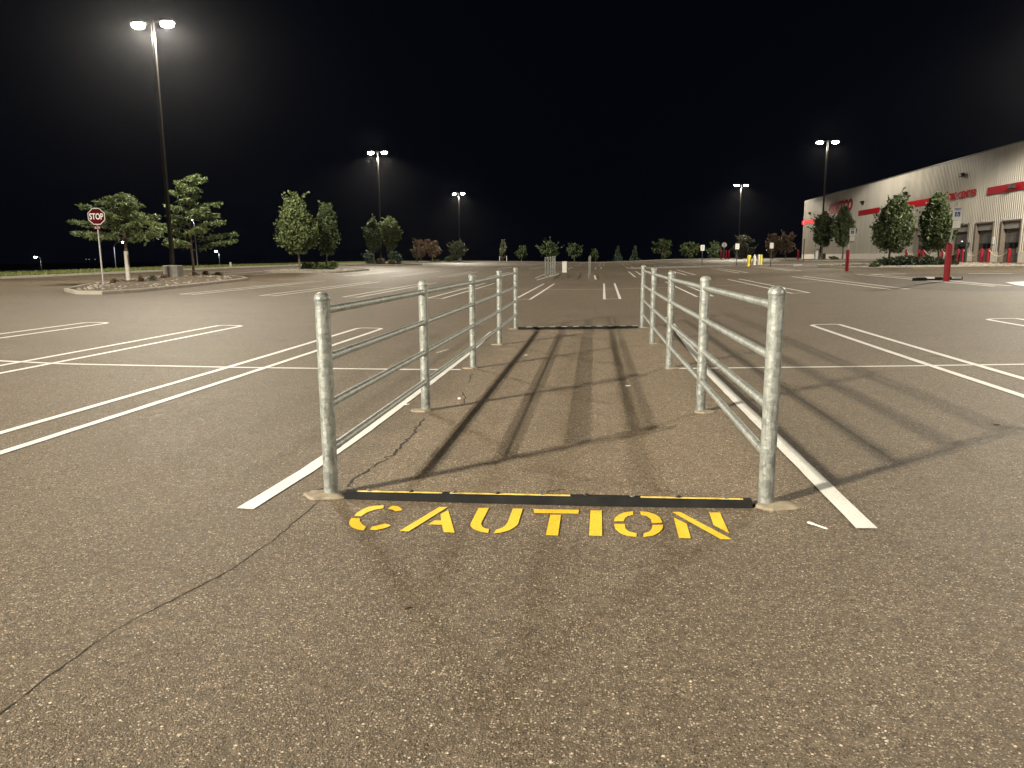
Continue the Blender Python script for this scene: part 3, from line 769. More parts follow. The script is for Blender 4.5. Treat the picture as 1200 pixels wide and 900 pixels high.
def locust(label, px, Y, base, top, x0, x1, cbot, seed, nb=26, bark=BARK, grp=None, pos=None, low=None):
    """airy tree with tiers of near-level feathery branches"""
    p = pos or gp(px, Y); s = mpp(p); H = (base-top)*s; cb = (base-cbot)*s; L0 = (px-x0)*s; L1 = (x1-px)*s
    t = thing('feathery_tree', label, 'tree', p, grp); rs = np.random.RandomState(seed); rnd = random.Random(seed)
    mb = MB(); mb.tube([(0, 0, -.05), (.04, 0, cb*.6), (-.03, .03, cb), (.08, 0, cb+(H-cb)*.5), (0, 0, H*.84)], [.09, .075, .065, .045, .012], 8)
    pts = []
    for k in range(nb):
        f = (k+.5)/nb; z0 = cb*.92+(H-cb)*(f**.9)*.86; az = k*2.4+rnd.uniform(-.7, .7)
        cx = math.cos(az); reach = (L1 if cx > 0 else L0); ry = (L0+L1)/2
        prof = (.62+.38*math.sin(PI*min(1, f*1.15+.18))) * (1-.62*f**1.6)
        L = prof*math.hypot(cx*reach, math.sin(az)*ry)*rnd.choice((.6, .8, .95, 1.0, 1.08))
        d = Vector((cx, math.sin(az), 0)); rise = rnd.uniform(.0, .55)+.75*f*f; br = []
        for i in range(8):
            u = i/7; br.append(d*L*u+Vector((0, 0, z0+L*rise*u*(1-.45*u)))+Vector((rnd.uniform(-.04, .04), rnd.uniform(-.04, .04), 0)))
        mb.tube(br, [.026*(1-.85*i/7)+.004 for i in range(8)], 5)
        side = Vector((-d.y, d.x, 0)); n = int(250*L/2.2)+40
        for q in range(n):
            u = .16+.88*rnd.random()**.75; i = min(6, int(u*7)); fr = u*7-i
            b = br[i].lerp(br[i+1], min(fr, 1.15)); sp = .10+.34*math.sin(PI*min(1, u*.9))
            lat = rnd.gauss(0, sp*.62); pts.append(b+side*lat+d*rnd.gauss(0, .08)+Vector((0, 0, .05-abs(lat)*.28-abs(rnd.gauss(0, .09)))))
    mb.build('trunk', bark, t, smooth=True)
    v, fs = leaves_mesh(np.array([list(q) for q in pts]), .085, rs, elong=2.6, flat=.3); build_leaves('crown', v, fs, LEAF_LOC, t)
    return t
def shrub(label, px, Y, base, top, x0, x1, m, n=900, ls=.09, seed=0, grp=None, name='shrub', depth=1.0, pos=None, zoff=.1, cat='shrub'):
    p = pos or gp(px, Y); p = p+Vector((0, 0, zoff)); s = mpp(p); H = (base-top)*s; W = (x1-x0)*s/2
    t = thing(name, label, cat, p, grp); rs = np.random.RandomState(seed)
    K = max(6, int(14*W)); cx = rs.uniform(-1, 1, K)*W*.82; cy_ = rs.uniform(-1, 1, K)*W*min(1, depth)*.7; cz = rs.uniform(.2, .85, K)*H*(1-.35*np.abs(cx/W)**2)
    C = np.stack([cx, cy_, cz], 1); cl = rs.randint(0, K, n)
    P = C[cl]+rs.normal(size=(n, 3))*np.array([min(.2*W, .35)+.02, .2*min(W, 1.2)+.02, .17*H]); P[:, 2] = np.clip(P[:, 2], 0.0, H*1.05)
    mb = MB()
    for k in range(K): mb.tube([(C[k, 0]*.5, C[k, 1]*.5, -.05), tuple(C[k])], [.018, .006], 4)
    mb.build('stem', BARK, t)
    v, fs = leaves_mesh(P, max(ls, .9*s), rs); build_leaves('foliage', v, fs, m, t); return t

# left island
tp = at(149, 332.6); tp = Vector((-23.9, 36.2, g(-23.9, 36.2)+.12))
def on(px, Y, dz=.12): q = gp(px, Y); return q+Vector((0, 0, dz))
t1 = locust('spreading feathery green tree with pale wrapped trunk right behind the stop sign', 148, 35, 333, 228, 88, 194, 288, 11, nb=24, bark=BARK, pos=on(148.5, 35.2))
s_ = mpp(on(148.5, 35.2)); mb = MB(); mb.lathe([(.11, -.03), (.105, .5), (.10, 1.45), (.085, 1.46)], (0, 0, 0), 10); mb.build('trunk_wrap', BARK_W, t1, smooth=True)
locust('taller feathery green tree with level tiered branches just right of the pole block', 225.5, 43, 328, 203, 180, 286, 300, 23, nb=28, pos=on(225.5, 43))
for px, Y, w_, h_, mm, lab, sd in ((131.5, 31.5, 7, 6, LEAF_BRN, 'small brown shrub nearest the stop sign post', 1), (163.5, 33, 6, 8, LEAF_BRN, 'small upright brown shrub between wrapped trunk and grassy plant', 2),
        (178, 35, 9, 7, LEAF_GREY, 'low spiky grey green plant left of the concrete pole block', 3), (190, 37.5, 6, 5, LEAF_BRN, 'tiny brown shrub touching the left of the concrete pole block', 4),
        (227, 42, 5, 6, LEAF_BRN, 'small brown shrub at the foot of the taller feathery tree', 5), (240, 42.5, 5, 6, LEAF_BRN, 'tiny brown shrub just right of the taller feathery tree', 6), (254, 43.5, 7, 4, LEAF_BRN, 'low brown shrub nearest the right end of the island', 7)):
    b = proj(on(px, Y))[1]; shrub(lab, px, Y, b, b-h_, px-w_/2, px+w_/2, mm, 260, .06, sd, 'small shrubs in the stop sign island', zoff=.1)
# middle island pair
tree('pale green pear tree with pointed top, left one of the pair above the clipped shrubs', 351, 56, 319, 231, 322, 376, 297, LEAF_PEAR, 'pear', 9000, .13, 31, 'pear_tree', .07, 'pair of pear trees', K=110, pos=on(351, 56))
tree('darker narrow green tree, right one of the pair above the clipped shrubs', 383, 60, 316.5, 243, 369, 400, 297, LEAF_DARK, 'oval', 6500, .13, 32, 'pear_tree', .06, 'pair of pear trees', K=80, pos=on(383, 60))
for px, w_, sd, lab in ((361, 12, 41, 'darkest rounded shrub at left of the clipped row under the pear trees'), (375, 17, 42, 'middle light green shrub of the clipped row under the pear trees'), (389, 15, 43, 'rightmost shrub of the clipped row under the pear trees')):
    b = proj(on(px, 57.5))[1]; shrub(lab, px, 57.5, b, b-9.5, px-w_/2, px+w_/2, LEAF_DARK if sd == 41 else LEAF_BUSH, 1100, .10, sd, 'clipped shrubs under the pear trees', depth=.8)
# island with second pole
tree('dark rounded tree left of the second light pole', 438.5, 86, 313, 260, 427, 451, 296, LEAF_DARK, 'oval', 3600, .16, 51, 'shade_tree', .07, 'trees at the second pole', K=60, pos=on(438.5, 86))
tree('brighter green tree right of the second light pole', 458, 88, 312, 258, 445, 473, 294, LEAF_PEAR, 'vase', 4200, .16, 52, 'shade_tree', .07, 'trees at the second pole', K=70, pos=on(458, 88))
for px, w_, h_, sd, lab, mm in ((432, 13, 16, 53, 'dark upright evergreen at left foot of the second light pole', LEAF_FIR), (446, 9, 6, 54, 'pale rounded shrub below the second light pole', LEAF_GREY), (459, 9, 5, 55, 'pale low shrub right of the second light pole', LEAF_GREY), (462, 16, 14, 56, 'dark loose evergreen behind the pale low shrub', LEAF_FIR)):
    Yq = 85 if h_ < 10 else 90; b = proj(on(px, Yq))[1]; shrub(lab, px, Yq, b, b-h_, px-w_/2, px+w_/2, mm, 700, .14, sd, 'shrubs at the second pole')
# reddish ornamental trees
def small_tree(label, px, Y, top, x0, x1, cbot, m, kind, n, seed, name='ornamental_tree', grp=None, dz=.1, trunk=.05, ls=.2, K=40):
    q = on(px, Y, dz); b = proj(q)[1]; return tree(label, px, Y, b, top, x0, x1, cbot, m, kind, n, ls, seed, name, trunk, grp, K=K, pos=q)
small_tree('brown leafed ornamental tree left of another one near the far left pole', 493.5, 126, 281.5, 483, 504, 301, LEAF_BRN, 'vase', 800, 61, grp='reddish ornamental trees')
small_tree('brown leafed ornamental tree in the middle of three near the far left pole', 506.5, 126, 283, 498, 520, 301, LEAF_BRN, 'vase', 800, 62, grp='reddish ornamental trees')
small_tree('small dark brownish tree behind the leftmost reddish tree', 489, 132, 290, 482, 493, 303, LEAF_GREY, 'vase', 450, 63, grp='reddish ornamental trees')
small_tree('greyish ornamental tree in front of the far left pole', 537, 130, 283, 525, 549, 302, LEAF_GREY, 'vase', 1500, 64, grp='reddish ornamental trees')
b = proj(on(531, 131))[1]
shrub('dark low shrub at the foot of the greyish tree', 528, 129, b, b-7, 524, 535, LEAF_DARK, 300, .2, 65)
shrub('low dark shrub below the reddish trees', 512, 127, b, b-2.5, 503, 516, LEAF_BUSH, 260, .2, 66)
# far row of trees
far = [(589, 282.5, 585, 594, 303, LEAF_GREY, 'vase', 'thin grey tree at the far edge, leftmost of the far row'),
       (611, 289, 604, 619, 302, LEAF_BUSH, 'oval', 'small round tree left of the distant corral in the far row'),
       (643, 284, 630, 659, 303, LEAF_DARK, 'oval', 'broad dark round tree directly behind the distant corral left fence'),
       (673, 286, 662, 684, 302, LEAF_DARK, 'vase', 'dark tree with forked trunk between the distant corral fences'),
       (697, 291, 690, 704, 304, LEAF_DARK, 'pear', 'small pointed tree just right of the distant corral'),
       (776, 281, 763, 790, 302, LEAF_BUSH, 'vase', 'broad loose green tree above the right fence far end'),
       (807, 284, 794, 821, 302, LEAF_BUSH, 'vase', 'wide lighter green tree left of the first white sign'),
       (837, 285, 827, 847, 303, LEAF_DARK, 'oval', 'dark round tree left of the round white sign')]
for i, (px, top, x0, x1, cbt, m, kd, lab) in enumerate(far):
    small_tree(lab, px, 160+(i % 3)*2, top, x0, x1, cbt, m, kd, 900, 70+i, 'far_tree', 'trees along the far edge', ls=.26, K=34, dz=.1)
def conifer(label, px, Y, top, x0, x1, seed):
    q = on(px, Y, .1); b = proj(q)[1]; s = mpp(q); H = (b-top)*s; W = (x1-x0)*s/2; t = thing('fir_tree', label, 'tree', q, 'fir trees at the far edge')
    rs = np.random.RandomState(seed); mb = MB(); mb.tube([(0, 0, -.05), (0, 0, H*.95)], [.11, .02], 7); mb.build('trunk', BARK, t); P = []
    for k in range(13):
        f = k/13; z = .35+(H-.35)*f; L = W*(1-f)*1.05+.08
        for j in range(int(10*(1-f))+4):
            a = rs.uniform(0, 2*PI); Lj = L*rs.uniform(.7, 1.05)
            for u in np.linspace(.15, 1, 6): P.append((math.cos(a)*Lj*u, math.sin(a)*Lj*u, z-.25*Lj*u+rs.normal()*.06))
    v, fs = leaves_mesh(np.array(P), .20, rs, flat=.3); build_leaves('crown', v, fs, LEAF_FIR, t)
conifer('grey fir tree at the far edge, left of two', 724, 158, 288.5, 718, 731, 81)
conifer('grey fir tree at the far edge, nearer the right fence', 744, 160, 287.5, 738, 750, 82)
# right side
small_tree('thin brown grey tree before the distant right pole', 869, 132, 276, 856, 887, 302, LEAF_GREY, 'vase', 1500, 91, grp='reddish trees at right')
small_tree('reddish brown tree behind the third small white sign', 905, 118, 275, 895, 914, 299, LEAF_BRN, 'vase', 800, 92, grp='reddish trees at right', trunk=.07)
small_tree('reddish brown tree nearest the warehouse corner', 920, 116, 274, 908, 933, 298, LEAF_BRN, 'vase', 800, 93, grp='reddish trees at right', trunk=.07)
tree('dark linden left of the light pole before the store sign', 962.5, 86, 306, 251.5, 948, 977, 289, LEAF_DARK, 'linden', 4800, .15, 94, 'linden_tree', .08, 'lindens before the store wall', K=70, pos=on(962.5, 86))
tree('dark linden covering the foot of the red store name, right of the pole', 987, 83, 307.5, 247.5, 971, 1001, 290, LEAF_DARK, 'linden', 5200, .15, 95, 'linden_tree', .08, 'lindens before the store wall', K=75, pos=on(987, 83))
tree('bushy round-headed linden above the low hedge, in front of the red wall stripe', 1041.5, 52, 308, 229.5, 1020, 1070, 290, LEAF_DARK, 'linden', 11000, .12, 96, 'linden_tree', .07, 'lindens before the store wall', K=130, pos=on(1041.5, 52))
tree('leafy linden just left of the big handicapped parking sign', 1100, 53, 308, 228, 1072, 1114, 289, LEAF_DARK, 'linden', 10000, .12, 97, 'linden_tree', .07, 'lindens before the store wall', K=120, pos=on(1100, 53))
b = proj(on(1070, 51))[1]
shrub('long dark low hedge under the two bushy lindens', 1072, 51, b, b-11, 1036, 1108, LEAF_HEDGE, 9000, .10, 98, name='hedge', depth=.35, cat='hedge')
for px, w_, h_, lab, sd in ((1023, 6, 5, 'small olive shrub left of the hedge, nearer the red sign bollard', 99), (1030, 4, 4, 'tiny olive shrub just left of the hedge', 100)):
    b = proj(on(px, 49))[1]; shrub(lab, px, 49, b, b-h_, px-w_/2, px+w_/2, LEAF_BUSH, 240, .08, sd, 'small shrubs by the hedge')
b = proj(on(977, 84))[1]; shrub('low rounded shrub between the light pole block and the right linden', 977.5, 84, b, b-4, 974, 982, LEAF_GREY, 260, .14, 101)

# ------------------------------------------------------------------ warehouse store
XW = 33.0; Y0W, Y1W = 22.0, 130.0; ZT = 10.38; ZW = 1.76; ZB = .55
def wall_pt(px, py):
    d = ray(px, py); k = XW/d[0]; return float(d[1]*k), float(EYE+d[2]*k)
B = thing('warehouse_store', 'long beige ribbed metal warehouse store with red stripe and bay doors', 'building', (XW, (Y0W+Y1W)/2, .85)); bo = B.location.copy()
def bp(mb, name, m, parent=None, smooth=False):
    mb.v = [(v[0]-bo.x, v[1]-bo.y, v[2]-bo.z) for v in mb.v]; return mb.build(name, m, parent or B, smooth=smooth)
doors = []
for (xa, xb, top) in ((1172, 1195.5, 257.6), (1142, 1163, 260.6), (1114, 1134, 262.3), (1072.5, 1092, 266)):
    ya, zt = wall_pt((xa+xb)/2, top); y_far, _ = wall_pt(xa, 290); y_near, _ = wall_pt(xb, 290); doors.append((y_near, y_far, 5.0))
# two more bays nearer, outside the picture
doors.append((doors[0][0]-5.6, doors[0][0]-2.1, 5.0))
zt = float(np.mean([wall_pt(1183, 257.6)[1], wall_pt(1152, 260.6)[1]])); doors = [(a, b_, zt) for a, b_, _ in doors]
def ribbed(y0, y1, z0, z1, mb):
    y = y0; prof = []
    while y < y1:
        for dy, dx in ((0, 0), (.17, 0), (.20, -.045), (.27, -.045), (.30, 0)):
            if y+dy <= y1: prof.append((y+dy, dx))
        y += .305
    prof.append((y1, 0)); prof = [prof[0]]+[q for p_, q in zip(prof, prof[1:]) if q[0] > p_[0]+1e-4]
    vs = []; fs = []
    for k, (yy_, dx) in enumerate(prof):
        vs += [(XW+dx, yy_, z0), (XW+dx, yy_, z1)]
        if k: fs.append((2*k-2, 2*k, 2*k+1, 2*k-1))
    mb.add(vs, fs)
mb = MB(); ribbed(Y0W, Y1W, zt, ZT, mb)
segs = []; yc = Y0W
for a, b_, _ in sorted(doors): segs.append((yc, a)); yc = b_
segs.append((yc, Y1W))
for a, b_ in segs: ribbed(a, b_, ZW, zt, mb)
bp(mb, 'wall', PANEL)
mb = MB()
for a, b_ in segs: mb.box((XW-.02, (a+b_)/2, (ZB+ZW)/2-.005), (.16, b_-a, ZW-ZB))
bp(mb, 'base_course', WAIN)
mb = MB(); mb.box((XW+25.1, (Y0W+Y1W)/2, (ZB+ZT)/2-.1), (49.6, Y1W-Y0W-.2, ZT-ZB-.25)); bp(mb, 'rear_walls', PANEL)
mb = MB(); mb.box((XW+25, (Y0W+Y1W)/2, ZT+.04), (50.2, Y1W-Y0W+.3, .10)); bp(mb, 'roof', TRIM)
mb = MB(); mb.box((XW-.03, Y1W+.0, (ZB+ZT)/2), (.18, .16, ZT-ZB)); bp(mb, 'corner_trim', PANEL)
for (a, b_, z_) in doors:
    if a < Y0W+1: continue
    yc = (a+b_)/2; wd = b_-a
    mb = MB()
    for yy_ in (a-.001, b_+.001): mb.box((XW+.14, yy_+(.06 if yy_ < yc else -.06), (.86+z_)/2), (.50, .12, z_-.86))
    mb.box((XW+.14, yc, z_-.06), (.50, wd-.24, .12)); fr = bp(mb, 'door_frame', JAMB)
    mb = MB(); mb.box((XW+.10, yc, z_-.42), (.12, wd-.26, .58), 0, .01); bp(mb, 'door_header', HEADER)
    hd = z_-.72-.92; z0 = .92; d_ = MB(); wdi = wd-.24
    d_.box((XW+.30, yc, z0+hd/2), (.06, wdi, hd)); D = bp(d_, 'bay_door', DOORL)
    q = MB()
    for k in range(5):
        if k == 2: continue
        q.box((XW+.262, yc, z0+hd*(k+.5)/5), (.012, wdi-.06, hd/5-.03))
    q2 = bp(q, 'door_panel', DOORM if True else DOORL, None); q2.parent = D
    q = MB()
    for k in range(4): q.box((XW+.262, yc-wdi/2+wdi*(k+.5)/4, z0+hd*.5), (.012, wdi/4-.12, hd/5-.10))
    q2 = bp(q, 'door_window', GLASS_D); q2.parent = D
    mb = MB(); mb.box((XW+.245, yc-wdi*.25, z0+hd*.36), (.02, .30, .42)); q2 = bp(mb, 'door_notice', SIGN_W); q2.parent = D
# stripe, fixtures, lettering
def yw(px): return wall_pt(px, 260)[0]
for a, b_ in ((940.5, 968), (1006, 1030), (1056, 1093), (1155, 1290)):
    ya, yb = yw(a), max(yw(b_), Y0W+.2); mb = MB(); mb.box((XW-.075, (ya+yb)/2, 6.95), (.06, abs(ya-yb), .62)); bp(mb, 'red_stripe', RED_LET)
for px, py in ((1012.5, 237), (1063, 226.5), (950, 250), (1189.5, 218.5), (1130, 205)):
    y, z = wall_pt(px, py); mb = MB(); mb.box((XW-.22, y, z), (.34, .62, .34), 0, .05); bp(mb, 'wall_light', BLACK)
y, z = wall_pt(1135, 286.5); mb = MB(); mb.box((XW-.30, y, z), (.45, .9, .38), 0, .03); bp(mb, 'wall_box', BLACK)
y, z = wall_pt(1135.5, 282.8); mb = MB(); mb.box((XW-.60, y, z), (.12, .2, .12), 0, .03); bp(mb, 'door_lamp', LENS_DIM)
for px, py, s1, s2 in ((1165, 282, .34, .62), (1060, 283.5, .3, .5), (1056, 294, .4, .3)):
    y, z = wall_pt(px, py); mb = MB(); mb.box((XW-.09, y, z), (.06, s1, s2), 0, .01); bp(mb, 'wall_notice', SIGN_W if px > 1100 else STEEL)
BAS = ((0, -1, 0), (0, 0, 1), (-1, 0, 0))
def wall_text(body, pxa, pxb, pyt, pyb, m, name, shear, offset, depth=.012, parent=None, xo=-.10, space=1.0):
    ya, _ = wall_pt(pxa, pyt); yb, _ = wall_pt(pxb, pyt); pm = (pxa+pxb)/2; _, zt_ = wall_pt(pm, pyt); _, zb_ = wall_pt(pm, pyb)
    me = text_mesh(body, 1.0, depth, shear, offset, space=space); co = np.array([v.co[:] for v in me.vertices]); mn, mx = co.min(0), co.max(0)
    sx = (ya-yb)/(mx[0]-mn[0]); sy = (zt_-zb_)/(mx[1]-mn[1]); me.transform(Matrix.Translation((-(mn[0]+mx[0])/2, -mn[1], 0)))
    return text_obj(name, me, m, BAS, Vector((XW+xo, (ya+yb)/2, zb_))-bo, B, sx, sy)
wall_text('COSTCO', 972.3, 1000.2, 235.2, 249.2, RED_LET, 'store_lettering', .20, .055, space=1.10)
wall_text('WHOLESALE', 979, 999.2, 251.3, 255.8, BLUE_LET, 'store_lettering', .22, .03)
for k in range(3):
    y0_, z0_ = wall_pt(972.5, 252.2+k*1.6); y1_, _ = wall_pt(978.5, 252)
    mb = MB(); mb.box((XW-.16, (y0_+y1_)/2, z0_-.05), (.10, abs(y1_-y0_)*(1-.06*k), .13)); bp(mb, 'lettering_stripe', BLUE_LET)
wall_text('TIRE CENTER', 1112.3, 1146, 223.9, 232.1, RED_LET, 'department_lettering', 0, .028, space=1.12)

# bollards and chains in front of the bays
def bollard(label, p, h, r, m, grp, cat='bollard', n=14, cap=None):
    t = thing('bollard', label, cat, p, grp); mb = MB()
    mb.lathe([(r, -.1), (r, h-r*.7), (r*.93, h-r*.35), (r*.7, h-r*.1), (r*.3, h), (.001, h+.002)], (0, 0, 0), n); mb.build('sleeve', m, t, smooth=True)
    mb = MB(); mb.lathe([(r*1.02, h*.80), (r*1.03, h*.80+.03), (r*1.02, h*.80+.06)], (0, 0, 0), n); mb.build('band', cap or m, t, smooth=True)
    return t
XB = 29.6
bl = [1062, 1076.8, 1082, 1103.5, 1122.8, 1128.5, 1150.3, 1158, 1182.3]
blab = ['red bollard farthest from the camera, before the plain wall left of the bays', 'red bollard left of its close pair before the first bay door', 'red bollard right of its close pair before the first bay door',
        'single red bollard behind the thick red signpost bollard', 'red bollard left of its close pair before the second bay door', 'red bollard right of its close pair before the second bay door',
        'red bollard left of its close pair before the third bay door', 'red bollard right of its close pair before the third bay door', 'red bollard before the bay door at the picture edge, chained on its left']
bpos = []
for px, lab in zip(bl, blab):
    d = ray(px, 300); Y = d[1]/d[0]*XB; p = Vector((XB, Y, g(XB, Y))); bpos.append(p); bollard(lab, p, 1.12, .12, RED, 'red bollards before the bay doors')
def chain(label, a, b, sag, grp):
    t = MB(); pts = []
    for i in range(15):
        u = i/14; pts.append(a.lerp(b, u)-Vector((0, 0, sag*4*u*(1-u))))
    t.tube(pts, .028, 6); o = t.build('chain', CHAIN, smooth=True); tag(o, label, 'chain', grp); return o
for i, j, lab in ((0, 1, 'pale chain hanging left of the first bay door bollards'), (2, 3, 'pale chain hanging behind the leafy linden trunk'), (3, 4, 'pale chain hanging behind the thick red signpost bollard'), (5, 6, 'pale chain hanging between second and third bay bollards'), (7, 8, 'pale chain hanging before the pier left of the edge bay door')):
    chain(lab, bpos[i]+Vector((0, 0, 1.06)), bpos[j]+Vector((0, 0, 1.06)), .52, 'chains between the red bollards')
p = gp(1131, 60); bollard('slim black post below the wall box between two bay doors', p, 1.5, .10, BLACK, None, 'post')

# signs
def octagon(r, z, y): return [(r*math.cos(R_(22.5+45*i)), y, z+r*math.sin(R_(22.5+45*i))) for i in range(8)]
p = on(118, 30.3, .1); s_ = mpp(p); T = thing('stop_sign', 'red STOP sign on grey post at the tip of the left island', 'road sign', p, None, R_(16))
HS = (337-258)*s_; rO = 9.9*s_; lean = (111.3-118)*s_*0
mb = MB(); mb.tube([(0, .035, -.1), (0, .035, HS+rO*.7)], .036, 10); mb.build('post', STEEL, T, smooth=True)
mb = MB(); mb.prism(octagon(rO, HS, -.006), (0, .006, 0)); fc = mb.build('border', SIGN_W, T)
mb = MB(); mb.prism(octagon(rO*.93, HS, -.011), (0, .004, 0)); mb.build('sign_face', RED_SIGN, T)
me = text_mesh('STOP', 1, .004, 0, .02); co = np.array([v.co[:] for v in me.vertices]); mn, mx = co.min(0), co.max(0)
me.transform(Matrix.Translation((-(mn[0]+mx[0])/2, -(mn[1]+mx[1])/2, 0)))
text_obj('lettering', me, SIGN_W, ((1, 0, 0), (0, 0, 1), (0, -1, 0)), (0, -.018, HS), T, rO*1.5/(mx[0]-mn[0]), rO*.72/(mx[1]-mn[1]))
hz = HS-rO-.10
mb = MB(); mb.box((0, -.004, hz), (rO*.74, .008, .17)); pl = mb.build('plaque', RED_SIGN, T)
me = text_mesh('ALL-WAY', 1, .003); co = np.array([v.co[:] for v in me.vertices]); mn, mx = co.min(0), co.max(0); me.transform(Matrix.Translation((-(mn[0]+mx[0])/2, -(mn[1]+mx[1])/2, 0)))
text_obj('plaque_lettering', me, SIGN_W, ((1, 0, 0), (0, 0, 1), (0, -1, 0)), (0, -.013, hz), pl, rO*.6/(mx[0]-mn[0]), .09/(mx[1]-mn[1]))

def wheelchair(mb, c, s, y):
    """access symbol from flat strokes, in the xz plane"""
    def bar(a, b, w_):
        a = Vector(a); b = Vector(b); d = (b-a).normalized(); n = Vector((-d.y, d.x)); q = [a+n*w_, b+n*w_, b-n*w_, a-n*w_]
        mb.prism([(c[0]+v.x*s, y, c[1]+v.y*s) for v in q], (0, .002, 0))
    ring = [(.02+.27*math.cos(R_(a)), -.14+.27*math.sin(R_(a))) for a in range(130, 361, 23)]
    for a, b in zip(ring[:-1], ring[1:]): bar(a, b, .04)
    bar((-.06, .26), (0, -.05), .045); bar((0, -.05), (.2, -.05), .045); bar((.2, -.05), (.3, -.3), .045); bar((-.03, .1), (.16, .1), .035)
    mb.prism([(c[0]+(-.07+.075*math.cos(R_(a)))*s, y, c[1]+(.38+.075*math.sin(R_(a)))*s) for a in range(0, 360, 45)], (0, .002, 0))
def access_sign(label, px, Y, bh, br, sz0, sz1, sw, lean, m_face):
    p = gp(px, Y); s = mpp(p); T = thing('parking_sign', label, 'parking sign', p, 'handicapped parking signs on red bollards', R_(-24)); b = proj(p)[1]
    hb = (b-bh)*s; r = br*s
    mb = MB(); mb.lathe([(r, -.1), (r, hb-r*.6), (r*.9, hb-r*.3), (r*.55, hb), (.001, hb+.01)], (0, 0, 0), 18); mb.build('bollard', RED, T, smooth=True)
    h0, h1 = (b-sz1)*s, (b-sz0)*s; lx = lean*s
    mb = MB(); mb.tube([(0, .02, hb-.03), (lx*.9, .02, h1-.04)], .032, 8); mb.build('post', STEEL, T, smooth=True)
    w2 = sw*s; Hm = (h1-h0)
    mb = MB(); mb.box((lx, -.02, h0+Hm*.69), (w2, .008, Hm*.60), 0, .003); f1 = mb.build('sign_plate', m_face, T)
    mb = MB(); mb.box((lx, -.02, h0+Hm*.19), (w2*.82, .008, Hm*.36), 0, .003); f2 = mb.build('sign_plate', m_face, T)
    mb = MB(); mb.box((lx, -.027, h0+Hm*.66), (w2*.55, .004, w2*.55)); bb = mb.build('blue_panel', SIGN_BLUE, f1)
    mb = MB(); wheelchair(mb, (lx, h0+Hm*.66), w2*.55, -.033); mb.build('access_symbol', SIGN_W, bb)
    me = text_mesh('RESERVED\nPARKING', 1, .003); co = np.array([v.co[:] for v in me.vertices]); mn, mx = co.min(0), co.max(0); me.transform(Matrix.Translation((-(mn[0]+mx[0])/2, -(mn[1]+mx[1])/2, 0)))
    text_obj('lettering', me, SIGN_BLUE, ((1, 0, 0), (0, 0, 1), (0, -1, 0)), (lx, -.030, h0+Hm*.90), f1, w2*.72/(mx[0]-mn[0]), Hm*.12/(mx[1]-mn[1]))
    return T
access_sign('big handicapped parking sign on the thick red bollard nearest the camera', 1111, 31, 285.5, 3.4, 245, 269, 9.5, 5.2, SIGN_W)
access_sign('smaller white handicapped parking sign on a red bollard before the plain store wall', 993, 46, 293, 2.1, 268, 283.5, 6.2, 3.5, SIGN_W)
# wheel stop by the nearest sign bollard
pa, pb = gp(1072, 32.2), gp(1129, 32.2)
T = thing('wheel_stop', 'dark low wheel stop with white marks behind the nearest sign bollard', 'wheel stop', pa); d = pb-pa
mb = MB(); pr = [(-.09, -.02), (-.07, .12), (.07, .12), (.09, -.02)]
mb.rings([[Vector((0, a, b)) for a, b in pr], [d+Vector((0, a, b)) for a, b in pr]]); mb.build('stop_body', RUBBER, T)
for u0, u1 in ((.27, .42), (.60, .66), (.78, .97)):
    mb = MB(); mb.box((d.x*(u0+u1)/2, d.y*(u0+u1)/2, .10+d.z*.5), (abs(d.x)*(u1-u0), .22, .07)); mb.build('white_mark', SIGN_W, T)

def small_sign(label, px, base, sy0, sy1, sw, postm, face, Y=None, rnd_=False):
    p = at(px, base) if Y is None else gp(px, Y); s = mpp(p); b = proj(p)[1]; T = thing('small_sign', label, 'sign', p, 'small signs on posts'); h0, h1 = (b-sy1)*s, (b-sy0)*s
    mb = MB(); mb.tube([(0, .03, -.1), (0, .03, h1-.03)], max(.035, .35*s), 8); mb.build('post', postm, T, smooth=True)
    mb = MB()
    if rnd_: mb.prism(octagon(sw*s/2, (h0+h1)/2, -.01), (0, .012, 0))
    else: mb.box((0, -.005, (h0+h1)/2), (sw*s, .01, h1-h0), 0, .004)
    f = mb.build('sign_plate', face, T)
    if not rnd_:
        mb = MB()
        for k in range(2): mb.box((0, -.014, h0+(h1-h0)*(.3+.36*k)), (sw*s*.6, .006, (h1-h0)*.14))
        mb.build('sign_marking', SIGN_BACK, f)
    return T
small_sign('small white sign on a dark post, left of the round pale sign', 822.5, 313, 287.5, 294.2, 4.6, BLACK, SIGN_W)
small_sign('small white sign on a dark post between round pale sign and yellow bollards', 863, 312.6, 286, 292.4, 4.6, BLACK, SIGN_W)
small_sign('small pale sign on a dark post before the brown trees', 903, 312.2, 285, 291.6, 4.2, BLACK, SIGN_BACK)
small_sign('pale eight-sided sign back on a thin post beside three red bollards', 848, 305, 284, 290.4, 6.0, STEEL, SIGN_W, Y=139, rnd_=True)
for px, lab in ((845, 'leftmost of three small red bollards beside the eight-sided sign'), (850.6, 'middle one of three small red bollards beside the eight-sided sign'), (853.8, 'rightmost of three small red bollards beside the eight-sided sign')):
    bollard(lab, on(px, 139.5, .1), 1.45, .16, RED, 'three small red bollards far away')
bollard('small red bollard at the warehouse far corner', gp(935, 110), 1.35, .16, RED, None)
p = gp(941.3, 74); mb = MB(); mb.tube([(0, 0, -.1), (0, 0, 2.15)], .05, 8); T = thing('brown_post', 'thin brown post standing before the warehouse far corner', 'post', p); mb.build('shaft', BROWNP, T, smooth=True)
mb = MB(); mb.lathe([(.06, 2.15), (.06, 2.2), (.001, 2.22)], (0, 0, 0), 8); mb.build('cap', BROWNP, T)
